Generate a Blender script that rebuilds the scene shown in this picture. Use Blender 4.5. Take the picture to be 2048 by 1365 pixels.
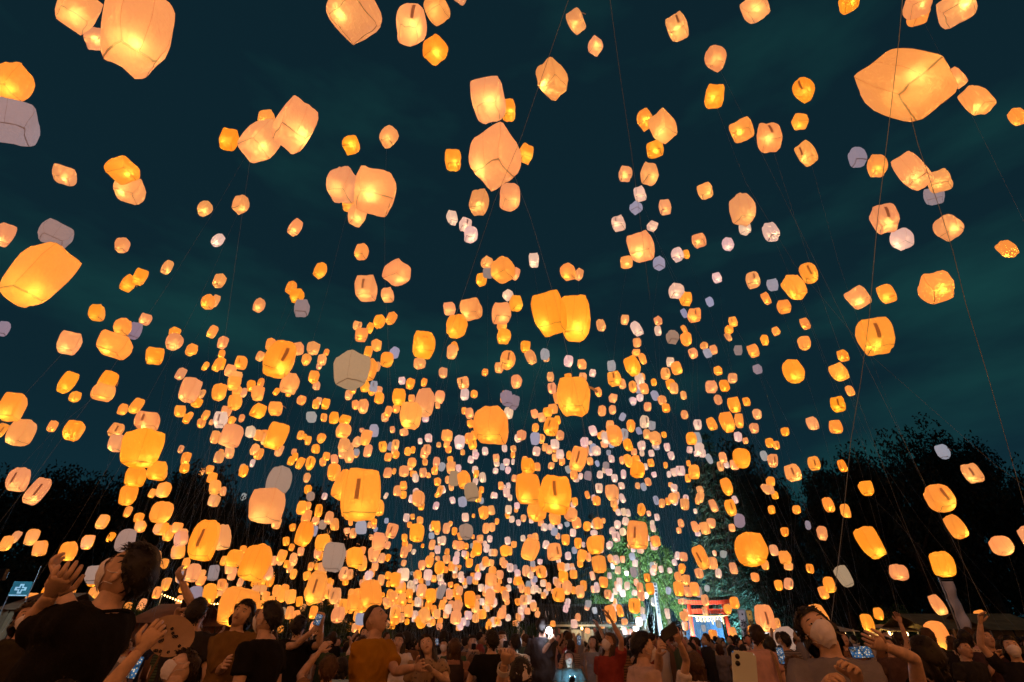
import bpy, bmesh, math, random
import numpy as np
from mathutils import Vector, Matrix, Euler, Quaternion, noise as mnoise

R = math.radians
scene = bpy.context.scene
for _o in list(bpy.data.objects):
    bpy.data.objects.remove(_o)
COL = scene.collection

# ---------------------------------------------------------------- camera
FPX, CX, CY = 1016.0, 1024.0, 682.5          # focal length and centre in the photograph's pixels
PITCH = R(31.0)
CAM = Vector((0.0, 0.0, 1.46))
cam_data = bpy.data.cameras.new("camera")
cam_data.sensor_width = 36.0
cam_data.lens = 36.0 * FPX / 2048.0
cam_data.clip_start = 0.05
cam_data.clip_end = 3000.0
cam = bpy.data.objects.new("camera", cam_data)
COL.objects.link(cam)
cam.location = CAM
cam.rotation_euler = (R(90) + PITCH, 0, 0)
scene.camera = cam
C_F = Vector((0, math.cos(PITCH), math.sin(PITCH)))
C_U = Vector((0, -math.sin(PITCH), math.cos(PITCH)))
C_R = Vector((1, 0, 0))

def ray(px, py):
    """direction with unit depth along the optical axis"""
    return C_F + C_R * ((px - CX) / FPX) + C_U * ((CY - py) / FPX)
def at_depth(px, py, zc):
    return CAM + ray(px, py) * zc
def at_y(px, py, Y):
    d = ray(px, py)
    return CAM + d * (Y / d.y)
def gx(px, Y):
    """world x of a column px on the horizon at distance Y"""
    return at_y(px, 1292, Y).x
def zy(py, Y, px=1024):
    return at_y(px, py, Y).z

# ---------------------------------------------------------------- night sky
world = bpy.data.worlds.new("World")
scene.world = world
world.use_nodes = True
wn = world.node_tree.nodes
wl = world.node_tree.links
for n in list(wn):
    wn.remove(n)
w_out = wn.new("ShaderNodeOutputWorld")
w_bg = wn.new("ShaderNodeBackground")
w_bg.inputs["Strength"].default_value = 1.0
w_tc = wn.new("ShaderNodeTexCoord")
w_sep = wn.new("ShaderNodeSeparateXYZ")
wl.new(w_tc.outputs["Generated"], w_sep.inputs[0])
w_ramp = wn.new("ShaderNodeValToRGB")
w_ramp.color_ramp.elements[0].position = 0.0
w_ramp.color_ramp.elements[0].color = (0.0052, 0.0290, 0.0430, 1)
w_ramp.color_ramp.elements[1].position = 0.85
w_ramp.color_ramp.elements[1].color = (0.0040, 0.0170, 0.0255, 1)
e = w_ramp.color_ramp.elements.new(0.35); e.color = (0.0042, 0.0190, 0.0285, 1)
wl.new(w_sep.outputs["Z"], w_ramp.inputs[0])
w_map = wn.new("ShaderNodeMapping")
w_map.inputs["Scale"].default_value = (1.1, 1.1, 3.4)
w_map.inputs["Location"].default_value = (-2.19, 2.08, 1.58)
wl.new(w_tc.outputs["Generated"], w_map.inputs[0])
w_noise = wn.new("ShaderNodeTexNoise")
w_noise.inputs["Scale"].default_value = 1.7
w_noise.inputs["Detail"].default_value = 5
w_noise.inputs["Roughness"].default_value = 0.55
wl.new(w_map.outputs[0], w_noise.inputs["Vector"])
w_cr = wn.new("ShaderNodeValToRGB")
w_cr.color_ramp.elements[0].position = 0.50
w_cr.color_ramp.elements[0].color = (0, 0, 0, 1)
w_cr.color_ramp.elements[1].position = 0.78
w_cr.color_ramp.elements[1].color = (0.0036, 0.0330, 0.0240, 1)
wl.new(w_noise.outputs["Fac"], w_cr.inputs[0])
w_add = wn.new("ShaderNodeMixRGB"); w_add.blend_type = "ADD"; w_add.inputs[0].default_value = 1.0
wl.new(w_ramp.outputs[0], w_add.inputs[1]); wl.new(w_cr.outputs[0], w_add.inputs[2])
# last trace of twilight from the physical sky, sun far below the horizon
w_sky = wn.new("ShaderNodeTexSky")
w_sky.sky_type = "NISHITA"; w_sky.sun_disc = False
w_sky.sun_elevation = R(-4.0); w_sky.sun_rotation = R(150)
w_sc = wn.new("ShaderNodeMixRGB"); w_sc.blend_type = "ADD"; w_sc.inputs[0].default_value = 0.004
wl.new(w_add.outputs[0], w_sc.inputs[1]); wl.new(w_sky.outputs[0], w_sc.inputs[2])
wl.new(w_sc.outputs[0], w_bg.inputs["Color"])
wl.new(w_bg.outputs[0], w_out.inputs["Surface"])

# ---------------------------------------------------------------- picture settings
scene.view_settings.view_transform = "Standard"
scene.view_settings.look = "None"
scene.view_settings.exposure = 0.0
scene.view_settings.gamma = 1.0
scene.view_settings.use_curve_mapping = False
scene.render.engine = "CYCLES"
cy = scene.cycles
cy.use_denoising = True
try:
    cy.denoiser = "OPENIMAGEDENOISE"
    cy.denoising_input_passes = "RGB_ALBEDO_NORMAL"
except Exception:
    pass
cy.max_bounces = 5
cy.diffuse_bounces = 3
cy.glossy_bounces = 2
cy.transmission_bounces = 3
cy.transparent_max_bounces = 6
cy.sample_clamp_indirect = 3.0
cy.use_light_tree = True
cy.caustics_reflective = False
cy.caustics_refractive = False

# faint cool fill sun, added to lift the unlit lanterns; no moon in view
fill_sun = bpy.data.lights.new("fill_sun", "SUN")
fill_sun.energy = 0.05; fill_sun.angle = R(0.5); fill_sun.color = (0.75, 0.82, 1.0)
fill_sun_o = bpy.data.objects.new("fill_sun", fill_sun)
COL.objects.link(fill_sun_o)
fill_sun_o.rotation_euler = (R(38), 0, R(-20))

def spot(name, loc, target, energy, color, angle=60, blend=0.5, size=0.25):
    """a festival floodlight's own light"""
    d = bpy.data.lights.new(name, "SPOT")
    d.energy = energy; d.color = color; d.spot_size = R(angle); d.spot_blend = blend; d.shadow_soft_size = size
    o = bpy.data.objects.new(name, d)
    COL.objects.link(o)
    o.location = loc
    o.rotation_euler = (Vector(target) - Vector(loc)).to_track_quat("-Z", "Y").to_euler()
    return o

# ---------------------------------------------------------------- materials
def new_mat(name):
    m = bpy.data.materials.new(name)
    m.use_nodes = True
    nt = m.node_tree
    for n in list(nt.nodes):
        nt.nodes.remove(n)
    out = nt.nodes.new("ShaderNodeOutputMaterial")
    return m, nt, out

def pbr(name, color, rough=0.7, var=0.25, scale=8.0, bump=0.15, bscale=40.0, metal=0.0, spec=0.3, obj_color=False, coat=0.0):
    """principled surface with procedural colour variation and fine relief"""
    m, nt, out = new_mat(name)
    b = nt.nodes.new("ShaderNodeBsdfPrincipled")
    b.inputs["Roughness"].default_value = rough
    b.inputs["Metallic"].default_value = metal
    b.inputs["Specular IOR Level"].default_value = spec
    b.inputs["Coat Weight"].default_value = coat
    tc = nt.nodes.new("ShaderNodeTexCoord")
    n = nt.nodes.new("ShaderNodeTexNoise")
    n.inputs["Scale"].default_value = scale; n.inputs["Detail"].default_value = 6
    nt.links.new(tc.outputs["Object"], n.inputs["Vector"])
    mr = nt.nodes.new("ShaderNodeMapRange")
    mr.inputs[1].default_value = 0.3; mr.inputs[2].default_value = 0.7
    mr.inputs[3].default_value = 1 - var; mr.inputs[4].default_value = 1 + var
    nt.links.new(n.outputs["Fac"], mr.inputs[0])
    mx = nt.nodes.new("ShaderNodeVectorMath"); mx.operation = "SCALE"
    if obj_color:
        oi = nt.nodes.new("ShaderNodeObjectInfo")
        nt.links.new(oi.outputs["Color"], mx.inputs[0])
    else:
        mx.inputs[0].default_value = color
    nt.links.new(mr.outputs[0], mx.inputs["Scale"])
    nt.links.new(mx.outputs[0], b.inputs["Base Color"])
    if bump:
        n2 = nt.nodes.new("ShaderNodeTexNoise")
        n2.inputs["Scale"].default_value = bscale; n2.inputs["Detail"].default_value = 4
        nt.links.new(tc.outputs["Object"], n2.inputs["Vector"])
        bp = nt.nodes.new("ShaderNodeBump"); bp.inputs["Strength"].default_value = bump
        bp.inputs["Distance"].default_value = 0.02
        nt.links.new(n2.outputs["Fac"], bp.inputs["Height"])
        nt.links.new(bp.outputs[0], b.inputs["Normal"])
    nt.links.new(b.outputs[0], out.inputs["Surface"])
    return m

def emit(name, color, strength, sampling=None):
    m, nt, out = new_mat(name)
    e_ = nt.nodes.new("ShaderNodeEmission")
    e_.inputs["Color"].default_value = (*color, 1); e_.inputs["Strength"].default_value = strength
    nt.links.new(e_.outputs[0], out.inputs["Surface"])
    if sampling:
        m.cycles.emission_sampling = sampling
    return m

def paper_material(name, source, glow=True):
    """thin lantern paper: lets its lamp's light through and glows with it; colour and power per lantern"""
    m, nt, out = new_mat(name)
    if source == "object":
        oi = nt.nodes.new("ShaderNodeObjectInfo")
        col, alpha = oi.outputs["Color"], oi.outputs["Alpha"]
    else:
        at = nt.nodes.new("ShaderNodeAttribute"); at.attribute_name = "lamp"
        col, alpha = at.outputs["Color"], at.outputs["Alpha"]
    tc = nt.nodes.new("ShaderNodeTexCoord")
    fib = nt.nodes.new("ShaderNodeTexNoise")
    fib.inputs["Scale"].default_value = 9.0; fib.inputs["Detail"].default_value = 8; fib.inputs["Roughness"].default_value = 0.6
    nt.links.new(tc.outputs["Object"], fib.inputs["Vector"])
    mr = nt.nodes.new("ShaderNodeMapRange")
    mr.inputs[1].default_value = 0.3; mr.inputs[2].default_value = 0.7
    mr.inputs[3].default_value = 0.88; mr.inputs[4].default_value = 1.10
    nt.links.new(fib.outputs["Fac"], mr.inputs[0])
    bump = nt.nodes.new("ShaderNodeBump"); bump.inputs["Strength"].default_value = 0.3; bump.inputs["Distance"].default_value = 0.03
    cr = nt.nodes.new("ShaderNodeTexNoise"); cr.inputs["Scale"].default_value = 4.5; cr.inputs["Detail"].default_value = 4; cr.inputs["Distortion"].default_value = 0.8
    nt.links.new(tc.outputs["Object"], cr.inputs["Vector"]); nt.links.new(cr.outputs["Fac"], bump.inputs["Height"])
    dif = nt.nodes.new("ShaderNodeBsdfDiffuse"); dif.inputs["Color"].default_value = (0.50, 0.48, 0.50, 1)
    tr = nt.nodes.new("ShaderNodeBsdfTranslucent"); tr.inputs["Color"].default_value = (0.66, 0.60, 0.52, 1)
    nt.links.new(bump.outputs[0], dif.inputs["Normal"]); nt.links.new(bump.outputs[0], tr.inputs["Normal"])
    mix = nt.nodes.new("ShaderNodeMixShader"); mix.inputs[0].default_value = 0.5
    nt.links.new(dif.outputs[0], mix.inputs[1]); nt.links.new(tr.outputs[0], mix.inputs[2])
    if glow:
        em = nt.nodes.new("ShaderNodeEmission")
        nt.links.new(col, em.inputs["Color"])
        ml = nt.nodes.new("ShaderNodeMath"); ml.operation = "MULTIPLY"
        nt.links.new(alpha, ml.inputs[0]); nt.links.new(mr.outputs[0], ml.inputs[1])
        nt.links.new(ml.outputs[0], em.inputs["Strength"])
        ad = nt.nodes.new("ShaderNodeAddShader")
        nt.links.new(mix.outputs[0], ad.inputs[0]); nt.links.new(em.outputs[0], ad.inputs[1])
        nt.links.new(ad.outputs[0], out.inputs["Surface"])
    else:
        nt.links.new(mix.outputs[0], out.inputs["Surface"])
    return m

def led_material(name, source):
    m, nt, out = new_mat(name)
    em = nt.nodes.new("ShaderNodeEmission")
    if source == "object":
        oi = nt.nodes.new("ShaderNodeObjectInfo")
        nt.links.new(oi.outputs["Color"], em.inputs["Color"])
        src = oi.outputs["Alpha"]
    else:
        at = nt.nodes.new("ShaderNodeAttribute"); at.attribute_name = "lamp"
        nt.links.new(at.outputs["Color"], em.inputs["Color"])
        src = at.outputs["Alpha"]
    ml = nt.nodes.new("ShaderNodeMath"); ml.operation = "MULTIPLY"; ml.inputs[1].default_value = 260.0
    nt.links.new(src, ml.inputs[0])
    nt.links.new(ml.outputs[0], em.inputs["Strength"])
    nt.links.new(em.outputs[0], out.inputs["Surface"])
    return m

def leaf_material(name, c1, c2, trans=0.3):
    m, nt, out = new_mat(name)
    tc = nt.nodes.new("ShaderNodeTexCoord")
    n = nt.nodes.new("ShaderNodeTexNoise"); n.inputs["Scale"].default_value = 0.9; n.inputs["Detail"].default_value = 5
    nt.links.new(tc.outputs["Object"], n.inputs["Vector"])
    rp = nt.nodes.new("ShaderNodeValToRGB")
    rp.color_ramp.elements[0].position = 0.35; rp.color_ramp.elements[0].color = (*c1, 1)
    rp.color_ramp.elements[1].position = 0.68; rp.color_ramp.elements[1].color = (*c2, 1)
    nt.links.new(n.outputs["Fac"], rp.inputs[0])
    d = nt.nodes.new("ShaderNodeBsdfPrincipled"); d.inputs["Roughness"].default_value = 0.55
    t = nt.nodes.new("ShaderNodeBsdfTranslucent")
    nt.links.new(rp.outputs[0], d.inputs["Base Color"]); nt.links.new(rp.outputs[0], t.inputs["Color"])
    mx = nt.nodes.new("ShaderNodeMixShader"); mx.inputs[0].default_value = trans
    nt.links.new(d.outputs[0], mx.inputs[1]); nt.links.new(t.outputs[0], mx.inputs[2])
    nt.links.new(mx.outputs[0], out.inputs["Surface"])
    return m

M = {}
M["ground"] = pbr("packed_earth", (0.11, 0.095, 0.08), 0.9, 0.35, 1.2, 0.4, 14)
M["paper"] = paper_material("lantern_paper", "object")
M["paper_rim"] = paper_material("lantern_paper_rim", "object", glow=False)
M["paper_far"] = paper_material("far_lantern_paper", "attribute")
M["led"] = led_material("lantern_lamp", "object")
M["led_far"] = led_material("far_lantern_lamp", "attribute")
M["seam"] = pbr("folded_paper_seam", (0.46, 0.30, 0.18), 0.9, 0.2, 20, 0)
def thin_tag():
    m, nt, out = new_mat("printed_tag")
    tc = nt.nodes.new("ShaderNodeTexCoord"); n = nt.nodes.new("ShaderNodeTexNoise"); n.inputs["Scale"].default_value = 14
    nt.links.new(tc.outputs["Object"], n.inputs["Vector"])
    rp = nt.nodes.new("ShaderNodeValToRGB")
    rp.color_ramp.elements[0].color = (0.62, 0.50, 0.48, 1); rp.color_ramp.elements[1].color = (0.85, 0.74, 0.72, 1)
    nt.links.new(n.outputs["Fac"], rp.inputs[0])
    d = nt.nodes.new("ShaderNodeBsdfDiffuse"); t = nt.nodes.new("ShaderNodeBsdfTranslucent")
    nt.links.new(rp.outputs[0], d.inputs["Color"]); nt.links.new(rp.outputs[0], t.inputs["Color"])
    mx = nt.nodes.new("ShaderNodeMixShader"); mx.inputs[0].default_value = 0.62
    nt.links.new(d.outputs[0], mx.inputs[1]); nt.links.new(t.outputs[0], mx.inputs[2]); nt.links.new(mx.outputs[0], out.inputs["Surface"])
    return m
M["tag"] = thin_tag()
M["strip"] = pbr("paper_strip", (0.55, 0.50, 0.48), 0.8, 0.1, 30, 0)
M["string"] = pbr("cotton_string", (0.34, 0.43, 0.52), 0.8, 0.1, 30, 0)
M["skin"] = pbr("skin", (0.5, 0.32, 0.22), 0.5, 0.22, 18, 0.25, 260, spec=0.4, obj_color=True)
M["cloth"] = pbr("cloth", (0.5, 0.5, 0.5), 0.9, 0.16, 14, 0.35, 160, spec=0.1, obj_color=True)
def printed_cloth(name, kind):
    """cloth with a woven stripe or a scattered print in the wearer's own colour"""
    m, nt, out = new_mat(name)
    oi = nt.nodes.new("ShaderNodeObjectInfo"); tc = nt.nodes.new("ShaderNodeTexCoord")
    if kind == "stripe":
        t = nt.nodes.new("ShaderNodeTexWave"); t.bands_direction = "Z"; t.inputs["Scale"].default_value = 9.0; t.inputs["Distortion"].default_value = 0.8
        fac = t.outputs["Fac"]
    else:
        t = nt.nodes.new("ShaderNodeTexVoronoi"); t.inputs["Scale"].default_value = 26.0
        fac = t.outputs["Distance"]
    nt.links.new(tc.outputs["Object"], t.inputs["Vector"])
    rp = nt.nodes.new("ShaderNodeValToRGB"); rp.color_ramp.interpolation = "CONSTANT" if kind == "stripe" else "LINEAR"
    rp.color_ramp.elements[0].position = 0.0 if kind == "stripe" else 0.22; rp.color_ramp.elements[0].color = (0.35, 0.35, 0.38, 1)
    rp.color_ramp.elements[1].position = 0.45 if kind == "stripe" else 0.30; rp.color_ramp.elements[1].color = (1, 1, 1, 1)
    nt.links.new(fac, rp.inputs[0])
    mx = nt.nodes.new("ShaderNodeMixRGB"); mx.blend_type = "MULTIPLY"; mx.inputs[0].default_value = 1.0
    nt.links.new(oi.outputs["Color"], mx.inputs[1]); nt.links.new(rp.outputs[0], mx.inputs[2])
    b = nt.nodes.new("ShaderNodeBsdfPrincipled"); b.inputs["Roughness"].default_value = 0.9
    nt.links.new(mx.outputs[0], b.inputs["Base Color"]); nt.links.new(b.outputs[0], out.inputs["Surface"])
    return m
M["cloth_stripe"] = printed_cloth("striped_cloth", "stripe")
M["cloth_print"] = printed_cloth("printed_cloth", "print")
M["hair"] = pbr("hair", (0.02, 0.015, 0.012), 0.45, 0.3, 60, 0.3, 200, spec=0.35, obj_color=True)
M["mask"] = pbr("face_mask", (0.84, 0.84, 0.90), 0.85, 0.06, 30, 0.15, 120)
M["eye"] = pbr("eye", (0.02, 0.015, 0.012), 0.15, 0.1, 30, 0, spec=0.6)
M["eyewhite"] = pbr("eye_white", (0.65, 0.60, 0.55), 0.3, 0.05, 30, 0)
M["lip"] = pbr("lip", (0.30, 0.13, 0.10), 0.5, 0.1, 40, 0)
M["black"] = pbr("black_plastic", (0.015, 0.015, 0.017), 0.35, 0.1, 20, 0)
M["phone_back"] = pbr("pale_phone_back", (0.66, 0.80, 0.82), 0.3, 0.04, 10, 0)
M["white"] = pbr("white_cloth", (0.74, 0.74, 0.76), 0.85, 0.08, 6, 0.15, 60)
M["orange_cloth"] = pbr("orange_cloth", (0.55, 0.16, 0.02), 0.7, 0.1, 20, 0.1)
M["red"] = pbr("vermilion_lacquer", (0.62, 0.055, 0.022), 0.45, 0.15, 3, 0.05, 30, spec=0.4)
M["roof"] = pbr("dark_bark_roof", (0.045, 0.05, 0.042), 0.85, 0.4, 5, 0.4, 30)
M["wood"] = pbr("weathered_timber", (0.14, 0.085, 0.05), 0.8, 0.35, 7, 0.3, 40)
M["plaster"] = pbr("cream_plaster", (0.55, 0.46, 0.32), 0.9, 0.15, 3, 0.15, 25)
M["blue_backdrop"] = pbr("dark_blue_backdrop", (0.022, 0.050, 0.11), 0.9, 0.12, 2, 0.1, 25)  # blue wash of the light put into the wall's own colour
M["brownwall"] = pbr("brown_tent_cloth", (0.26, 0.125, 0.06), 0.9, 0.2, 2.5, 0.25, 20)
M["olive"] = pbr("olive_tent_cloth", (0.20, 0.16, 0.075), 0.9, 0.3, 2.5, 0.25, 20)
M["straw"] = pbr("straw_rope", (0.55, 0.42, 0.20), 0.9, 0.3, 20, 0.4, 60)
M["shide"] = pbr("white_paper_streamer", (0.78, 0.74, 0.66), 0.8, 0.08, 10, 0)
M["ink"] = pbr("black_ink", (0.012, 0.012, 0.015), 0.7, 0.1, 10, 0)
M["banner_white"] = pbr("white_banner_cloth", (0.86, 0.88, 0.92), 0.9, 0.08, 4, 0.2, 20)
M["banner_grey"] = pbr("grey_banner_cloth", (0.26, 0.25, 0.30), 0.9, 0.12, 4, 0.2, 20)
M["banner_gold"] = pbr("ochre_banner_cloth", (0.60, 0.36, 0.09), 0.9, 0.12, 4, 0.2, 20)
M["bark"] = pbr("bark", (0.06, 0.045, 0.035), 0.95, 0.4, 6, 0.6, 18)
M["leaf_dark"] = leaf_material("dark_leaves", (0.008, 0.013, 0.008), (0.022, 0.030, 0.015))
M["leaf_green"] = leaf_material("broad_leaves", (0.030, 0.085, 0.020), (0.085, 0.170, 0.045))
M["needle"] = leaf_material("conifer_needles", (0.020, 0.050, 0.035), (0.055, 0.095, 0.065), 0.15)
M["sign_teal"] = pbr("teal_sign_board", (0.03, 0.14, 0.16), 0.6, 0.1, 5, 0)
M["sign_white"] = pbr("sign_white_paint", (0.7, 0.74, 0.74), 0.6, 0.05, 8, 0)
M["metal"] = pbr("galvanised_metal", (0.35, 0.36, 0.38), 0.4, 0.15, 10, 0.05, metal=0.8)
M["gold_bulb"] = emit("warm_bulb", (1.0, 0.55, 0.16), 14.0)
M["cool_lamp"] = emit("cool_flood_lamp", (0.25, 0.62, 1.0), 45.0)
M["white_lamp"] = emit("phone_torch", (0.85, 0.87, 1.0), 400.0)
M["stall_lamp"] = emit("stall_lamp", (1.0, 0.62, 0.20), 16.0)

def screen_material():
    """a phone screen showing the glowing specks of the scene it films"""
    m, nt, out = new_mat("phone_screen")
    tc = nt.nodes.new("ShaderNodeTexCoord")
    v = nt.nodes.new("ShaderNodeTexVoronoi"); v.inputs["Scale"].default_value = 70.0
    nt.links.new(tc.outputs["Object"], v.inputs["Vector"])
    rp = nt.nodes.new("ShaderNodeValToRGB")
    rp.color_ramp.elements[0].position = 0.16; rp.color_ramp.elements[0].color = (1.0, 0.72, 0.42, 1)
    rp.color_ramp.elements[1].position = 0.42; rp.color_ramp.elements[1].color = (0.05, 0.13, 0.26, 1)
    nt.links.new(v.outputs["Distance"], rp.inputs[0])
    n = nt.nodes.new("ShaderNodeTexNoise"); n.inputs["Scale"].default_value = 26.0
    nt.links.new(tc.outputs["Object"], n.inputs["Vector"])
    mr = nt.nodes.new("ShaderNodeMapRange"); mr.inputs[1].default_value = 0.35; mr.inputs[2].default_value = 0.65; mr.inputs[3].default_value = 0.15; mr.inputs[4].default_value = 1.0
    nt.links.new(n.outputs["Fac"], mr.inputs[0])
    e_ = nt.nodes.new("ShaderNodeEmission")
    nt.links.new(mr.outputs[0], e_.inputs["Strength"])
    nt.links.new(rp.outputs[0], e_.inputs["Color"]); nt.links.new(e_.outputs[0], out.inputs["Surface"])
    return m
M["screen"] = screen_material()

# ---------------------------------------------------------------- mesh helpers
rng = random.Random(7)

class MB:
    """collects shapes into one mesh"""
    def __init__(self):
        self.v, self.f, self.mi, self.cur = [], [], [], 0
    def add(self, vs, fs, mi=None):
        o = len(self.v)
        self.v.extend([tuple(p) for p in vs])
        for f in fs:
            self.f.append(tuple(i + o for i in f)); self.mi.append(self.cur if mi is None else mi)
    def box(self, c, s, rot=None, mi=None):
        c = Vector(c); hx, hy, hz = s[0] / 2, s[1] / 2, s[2] / 2
        vs = [Vector((x * hx, y * hy, z * hz)) for x in (-1, 1) for y in (-1, 1) for z in (-1, 1)]
        if rot is not None:
            vs = [rot @ p for p in vs]
        self.add([p + c for p in vs], [(0, 1, 3, 2), (4, 6, 7, 5), (0, 4, 5, 1), (2, 3, 7, 6), (0, 2, 6, 4), (1, 5, 7, 3)], mi)
    def tube(self, pts, rad, sides=8, caps=True, up=None, mi=None):
        """swept tube; rad: list of r or (ra, rb); up fixes the direction of ra's normal axis"""
        pts = [Vector(p) for p in pts]
        n = len(pts)
        rings = []
        prev = None
        for i, p in enumerate(pts):
            t = (pts[min(i + 1, n - 1)] - pts[max(i - 1, 0)])
            if t.length < 1e-9:
                t = Vector((0, 0, 1))
            t.normalize()
            ref = Vector(up) if up is not None else (prev if prev is not None else (Vector((0, 0, 1)) if abs(t.z) < 0.9 else Vector((0, 1, 0))))
            b = ref - t * ref.dot(t)
            if b.length < 1e-6:
                b = t.orthogonal()
            b.normalize()
            a = t.cross(b)
            prev = b
            r = rad[i] if isinstance(rad, (list, tuple)) else rad
            ra, rb = r if isinstance(r, (tuple, list)) else (r, r)
            rings.append([p + a * (math.cos(2 * math.pi * k / sides) * ra) + b * (math.sin(2 * math.pi * k / sides) * rb) for k in range(sides)])
        vs = [q for rg in rings for q in rg]
        fs = []
        for i in range(n - 1):
            for k in range(sides):
                k2 = (k + 1) % sides
                fs.append((i * sides + k, i * sides + k2, (i + 1) * sides + k2, (i + 1) * sides + k))
        if caps:
            fs.append(tuple(reversed(range(sides))))
            fs.append(tuple((n - 1) * sides + k for k in range(sides)))
        self.add(vs, fs, mi)
    def ell(self, c, r, seg=10, rings=7, rot=None, mi=None):
        c = Vector(c)
        vs, fs = [], []
        for i in range(rings + 1):
            th = math.pi * i / rings
            for k in range(seg):
                ph = 2 * math.pi * k / seg
                p = Vector((r[0] * math.sin(th) * math.cos(ph), r[1] * math.sin(th) * math.sin(ph), r[2] * math.cos(th)))
                vs.append((rot @ p if rot is not None else p) + c)
        for i in range(rings):
            for k in range(seg):
                k2 = (k + 1) % seg
                fs.append((i * seg + k, (i + 1) * seg + k, (i + 1) * seg + k2, i * seg + k2))
        self.add(vs, fs, mi)
    def mesh(self, name, mats=(), smooth=False):
        me = bpy.data.meshes.new(name)
        me.from_pydata(self.v, [], self.f)
        for m in mats:
            me.materials.append(m)
        if len(mats) > 1:
            me.polygons.foreach_set("material_index", self.mi)
        if smooth:
            me.polygons.foreach_set("use_smooth", [True] * len(me.polygons))
        me.update()
        return me
    def build(self, name, mats, parent=None, smooth=False):
        if not isinstance(mats, (list, tuple)):
            mats = [mats]
        return link(name, self.mesh(name, mats, smooth), parent)

def link(name, data, parent=None):
    o = bpy.data.objects.new(name, data)
    COL.objects.link(o)
    if parent is not None:
        o.parent = parent
    return o
def tag(o, label, cat, group=None):
    o["label"] = label; o["category"] = cat
    if group:
        o["group"] = group
    return o
def thing(name, loc, label, cat, group=None, rz=0.0):
    o = bpy.data.objects.new(name, None)
    o.empty_display_size = 0.1
    COL.objects.link(o)
    o.location = loc; o.rotation_euler = (0, 0, rz)
    return tag(o, label, cat, group)
def struct(o):
    o["kind"] = "structure"
    return o
def copy_tree(o, parent=None):
    c = o.copy()
    COL.objects.link(c)
    c.parent = parent
    for ch in o.children:
        copy_tree(ch, c)
    return c
def rotz(a):
    return Matrix.Rotation(a, 3, "Z")
_font_cache = {}
def text_mesh(s, size):
    key = (s, size)
    if key not in _font_cache:
        cu = bpy.data.curves.new("lettering", "FONT")
        cu.body = s; cu.size = size; cu.align_x = "CENTER"; cu.align_y = "CENTER"; cu.extrude = 0.004; cu.offset = size * 0.02
        cu.resolution_u = 3
        o = bpy.data.objects.new("lettering", cu)
        COL.objects.link(o)
        bpy.context.view_layer.update()
        me = bpy.data.meshes.new_from_object(o.evaluated_get(bpy.context.evaluated_depsgraph_get()))
        bpy.data.objects.remove(o)
        _font_cache[key] = me
    return _font_cache[key]

# ---------------------------------------------------------------- the ground
mb = MB()
mb.add([(-900, -60, 0), (900, -60, 0), (900, 1500, 0), (-900, 1500, 0)], [(0, 1, 2, 3)])
struct(mb.build("ground", M["ground"]))

# ---------------------------------------------------------------- trees
def crown_broad(seed, clumps=70, leaves=210, leaf=0.031):
    r = random.Random(seed)
    vs, fs = [], []
    cs = []
    while len(cs) < clumps:
        p = Vector((r.uniform(-1, 1), r.uniform(-1, 1), r.uniform(-1, 1)))
        if 0.30 < p.length < 0.92 and not (p.z < -0.45 and r.random() < 0.6):
            cs.append((p, r.uniform(0.16, 0.34)))
    for c, s in cs:
        for _ in range(leaves):
            d = Vector((r.gauss(0, 1), r.gauss(0, 1), r.gauss(0, 0.75)))
            d = d.normalized() * (r.random() ** 0.45) * s
            p = c + d
            q = Euler((r.uniform(-1.0, 1.0), r.uniform(-1.0, 1.0), r.uniform(0, 6.28))).to_matrix()
            a, b = leaf * r.uniform(0.6, 1.25), leaf * r.uniform(0.35, 0.7)
            o = len(vs)
            vs += [tuple(p + q @ Vector(t)) for t in ((-a, 0, 0), (0, -b, 0.01), (a, 0, 0), (0, b, 0.01))]
            fs.append((o, o + 1, o + 2, o + 3))
    me = bpy.data.meshes.new("broadleaf_crown"); me.from_pydata(vs, [], fs); me.materials.append(M["leaf_dark"]); me.update()
    return me, [c for c, s in cs]

def crown_conifer(seed, tiers=17, leaf=0.05):
    r = random.Random(seed)
    vs, fs = [], []
    tips = []
    for t in range(tiers):
        h = t / (tiers - 1)
        z = -1 + 2 * h
        rad = (1.0 - h) ** 0.8 * 0.95 + 0.07
        nb = max(4, int(11 * (1 - h) + 4))
        for k in range(nb):
            a = 2 * math.pi * (k + r.random() * 0.8) / nb + t
            ln = rad * r.uniform(0.65, 1.15)
            tips.append(Vector((math.cos(a) * ln * 0.6, math.sin(a) * ln * 0.6, z)))
            for _ in range(int(34 * ln) + 12):
                u = r.random() ** 0.6
                p = Vector((math.cos(a) * ln * u, math.sin(a) * ln * u, z - 0.16 * u * u * ln + r.gauss(0, 0.022)))
                p += Vector((-math.sin(a), math.cos(a), 0)) * r.gauss(0, 0.075 * (0.4 + u))
                q = Euler((r.uniform(-.5, .5), r.uniform(-.3, .5), a + r.gauss(0, 0.6))).to_matrix()
                l_, b_ = leaf * r.uniform(0.8, 1.6), leaf * r.uniform(0.16, 0.34)
                o = len(vs)
                vs += [tuple(p + q @ Vector(x)) for x in ((-l_, 0, 0), (0, -b_, 0), (l_, 0, -0.02), (0, b_, 0))]
                fs.append((o, o + 1, o + 2, o + 3))
    me = bpy.data.meshes.new("conifer_crown"); me.from_pydata(vs, [], fs); me.materials.append(M["needle"]); me.update()
    return me, tips

BROAD = [crown_broad(s) for s in (3, 11, 23)]
BROAD_FINE = [crown_broad(s, 60, 150, 0.036) for s in (31, 37)]
CONE = [crown_conifer(s) for s in (5, 17)]

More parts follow.
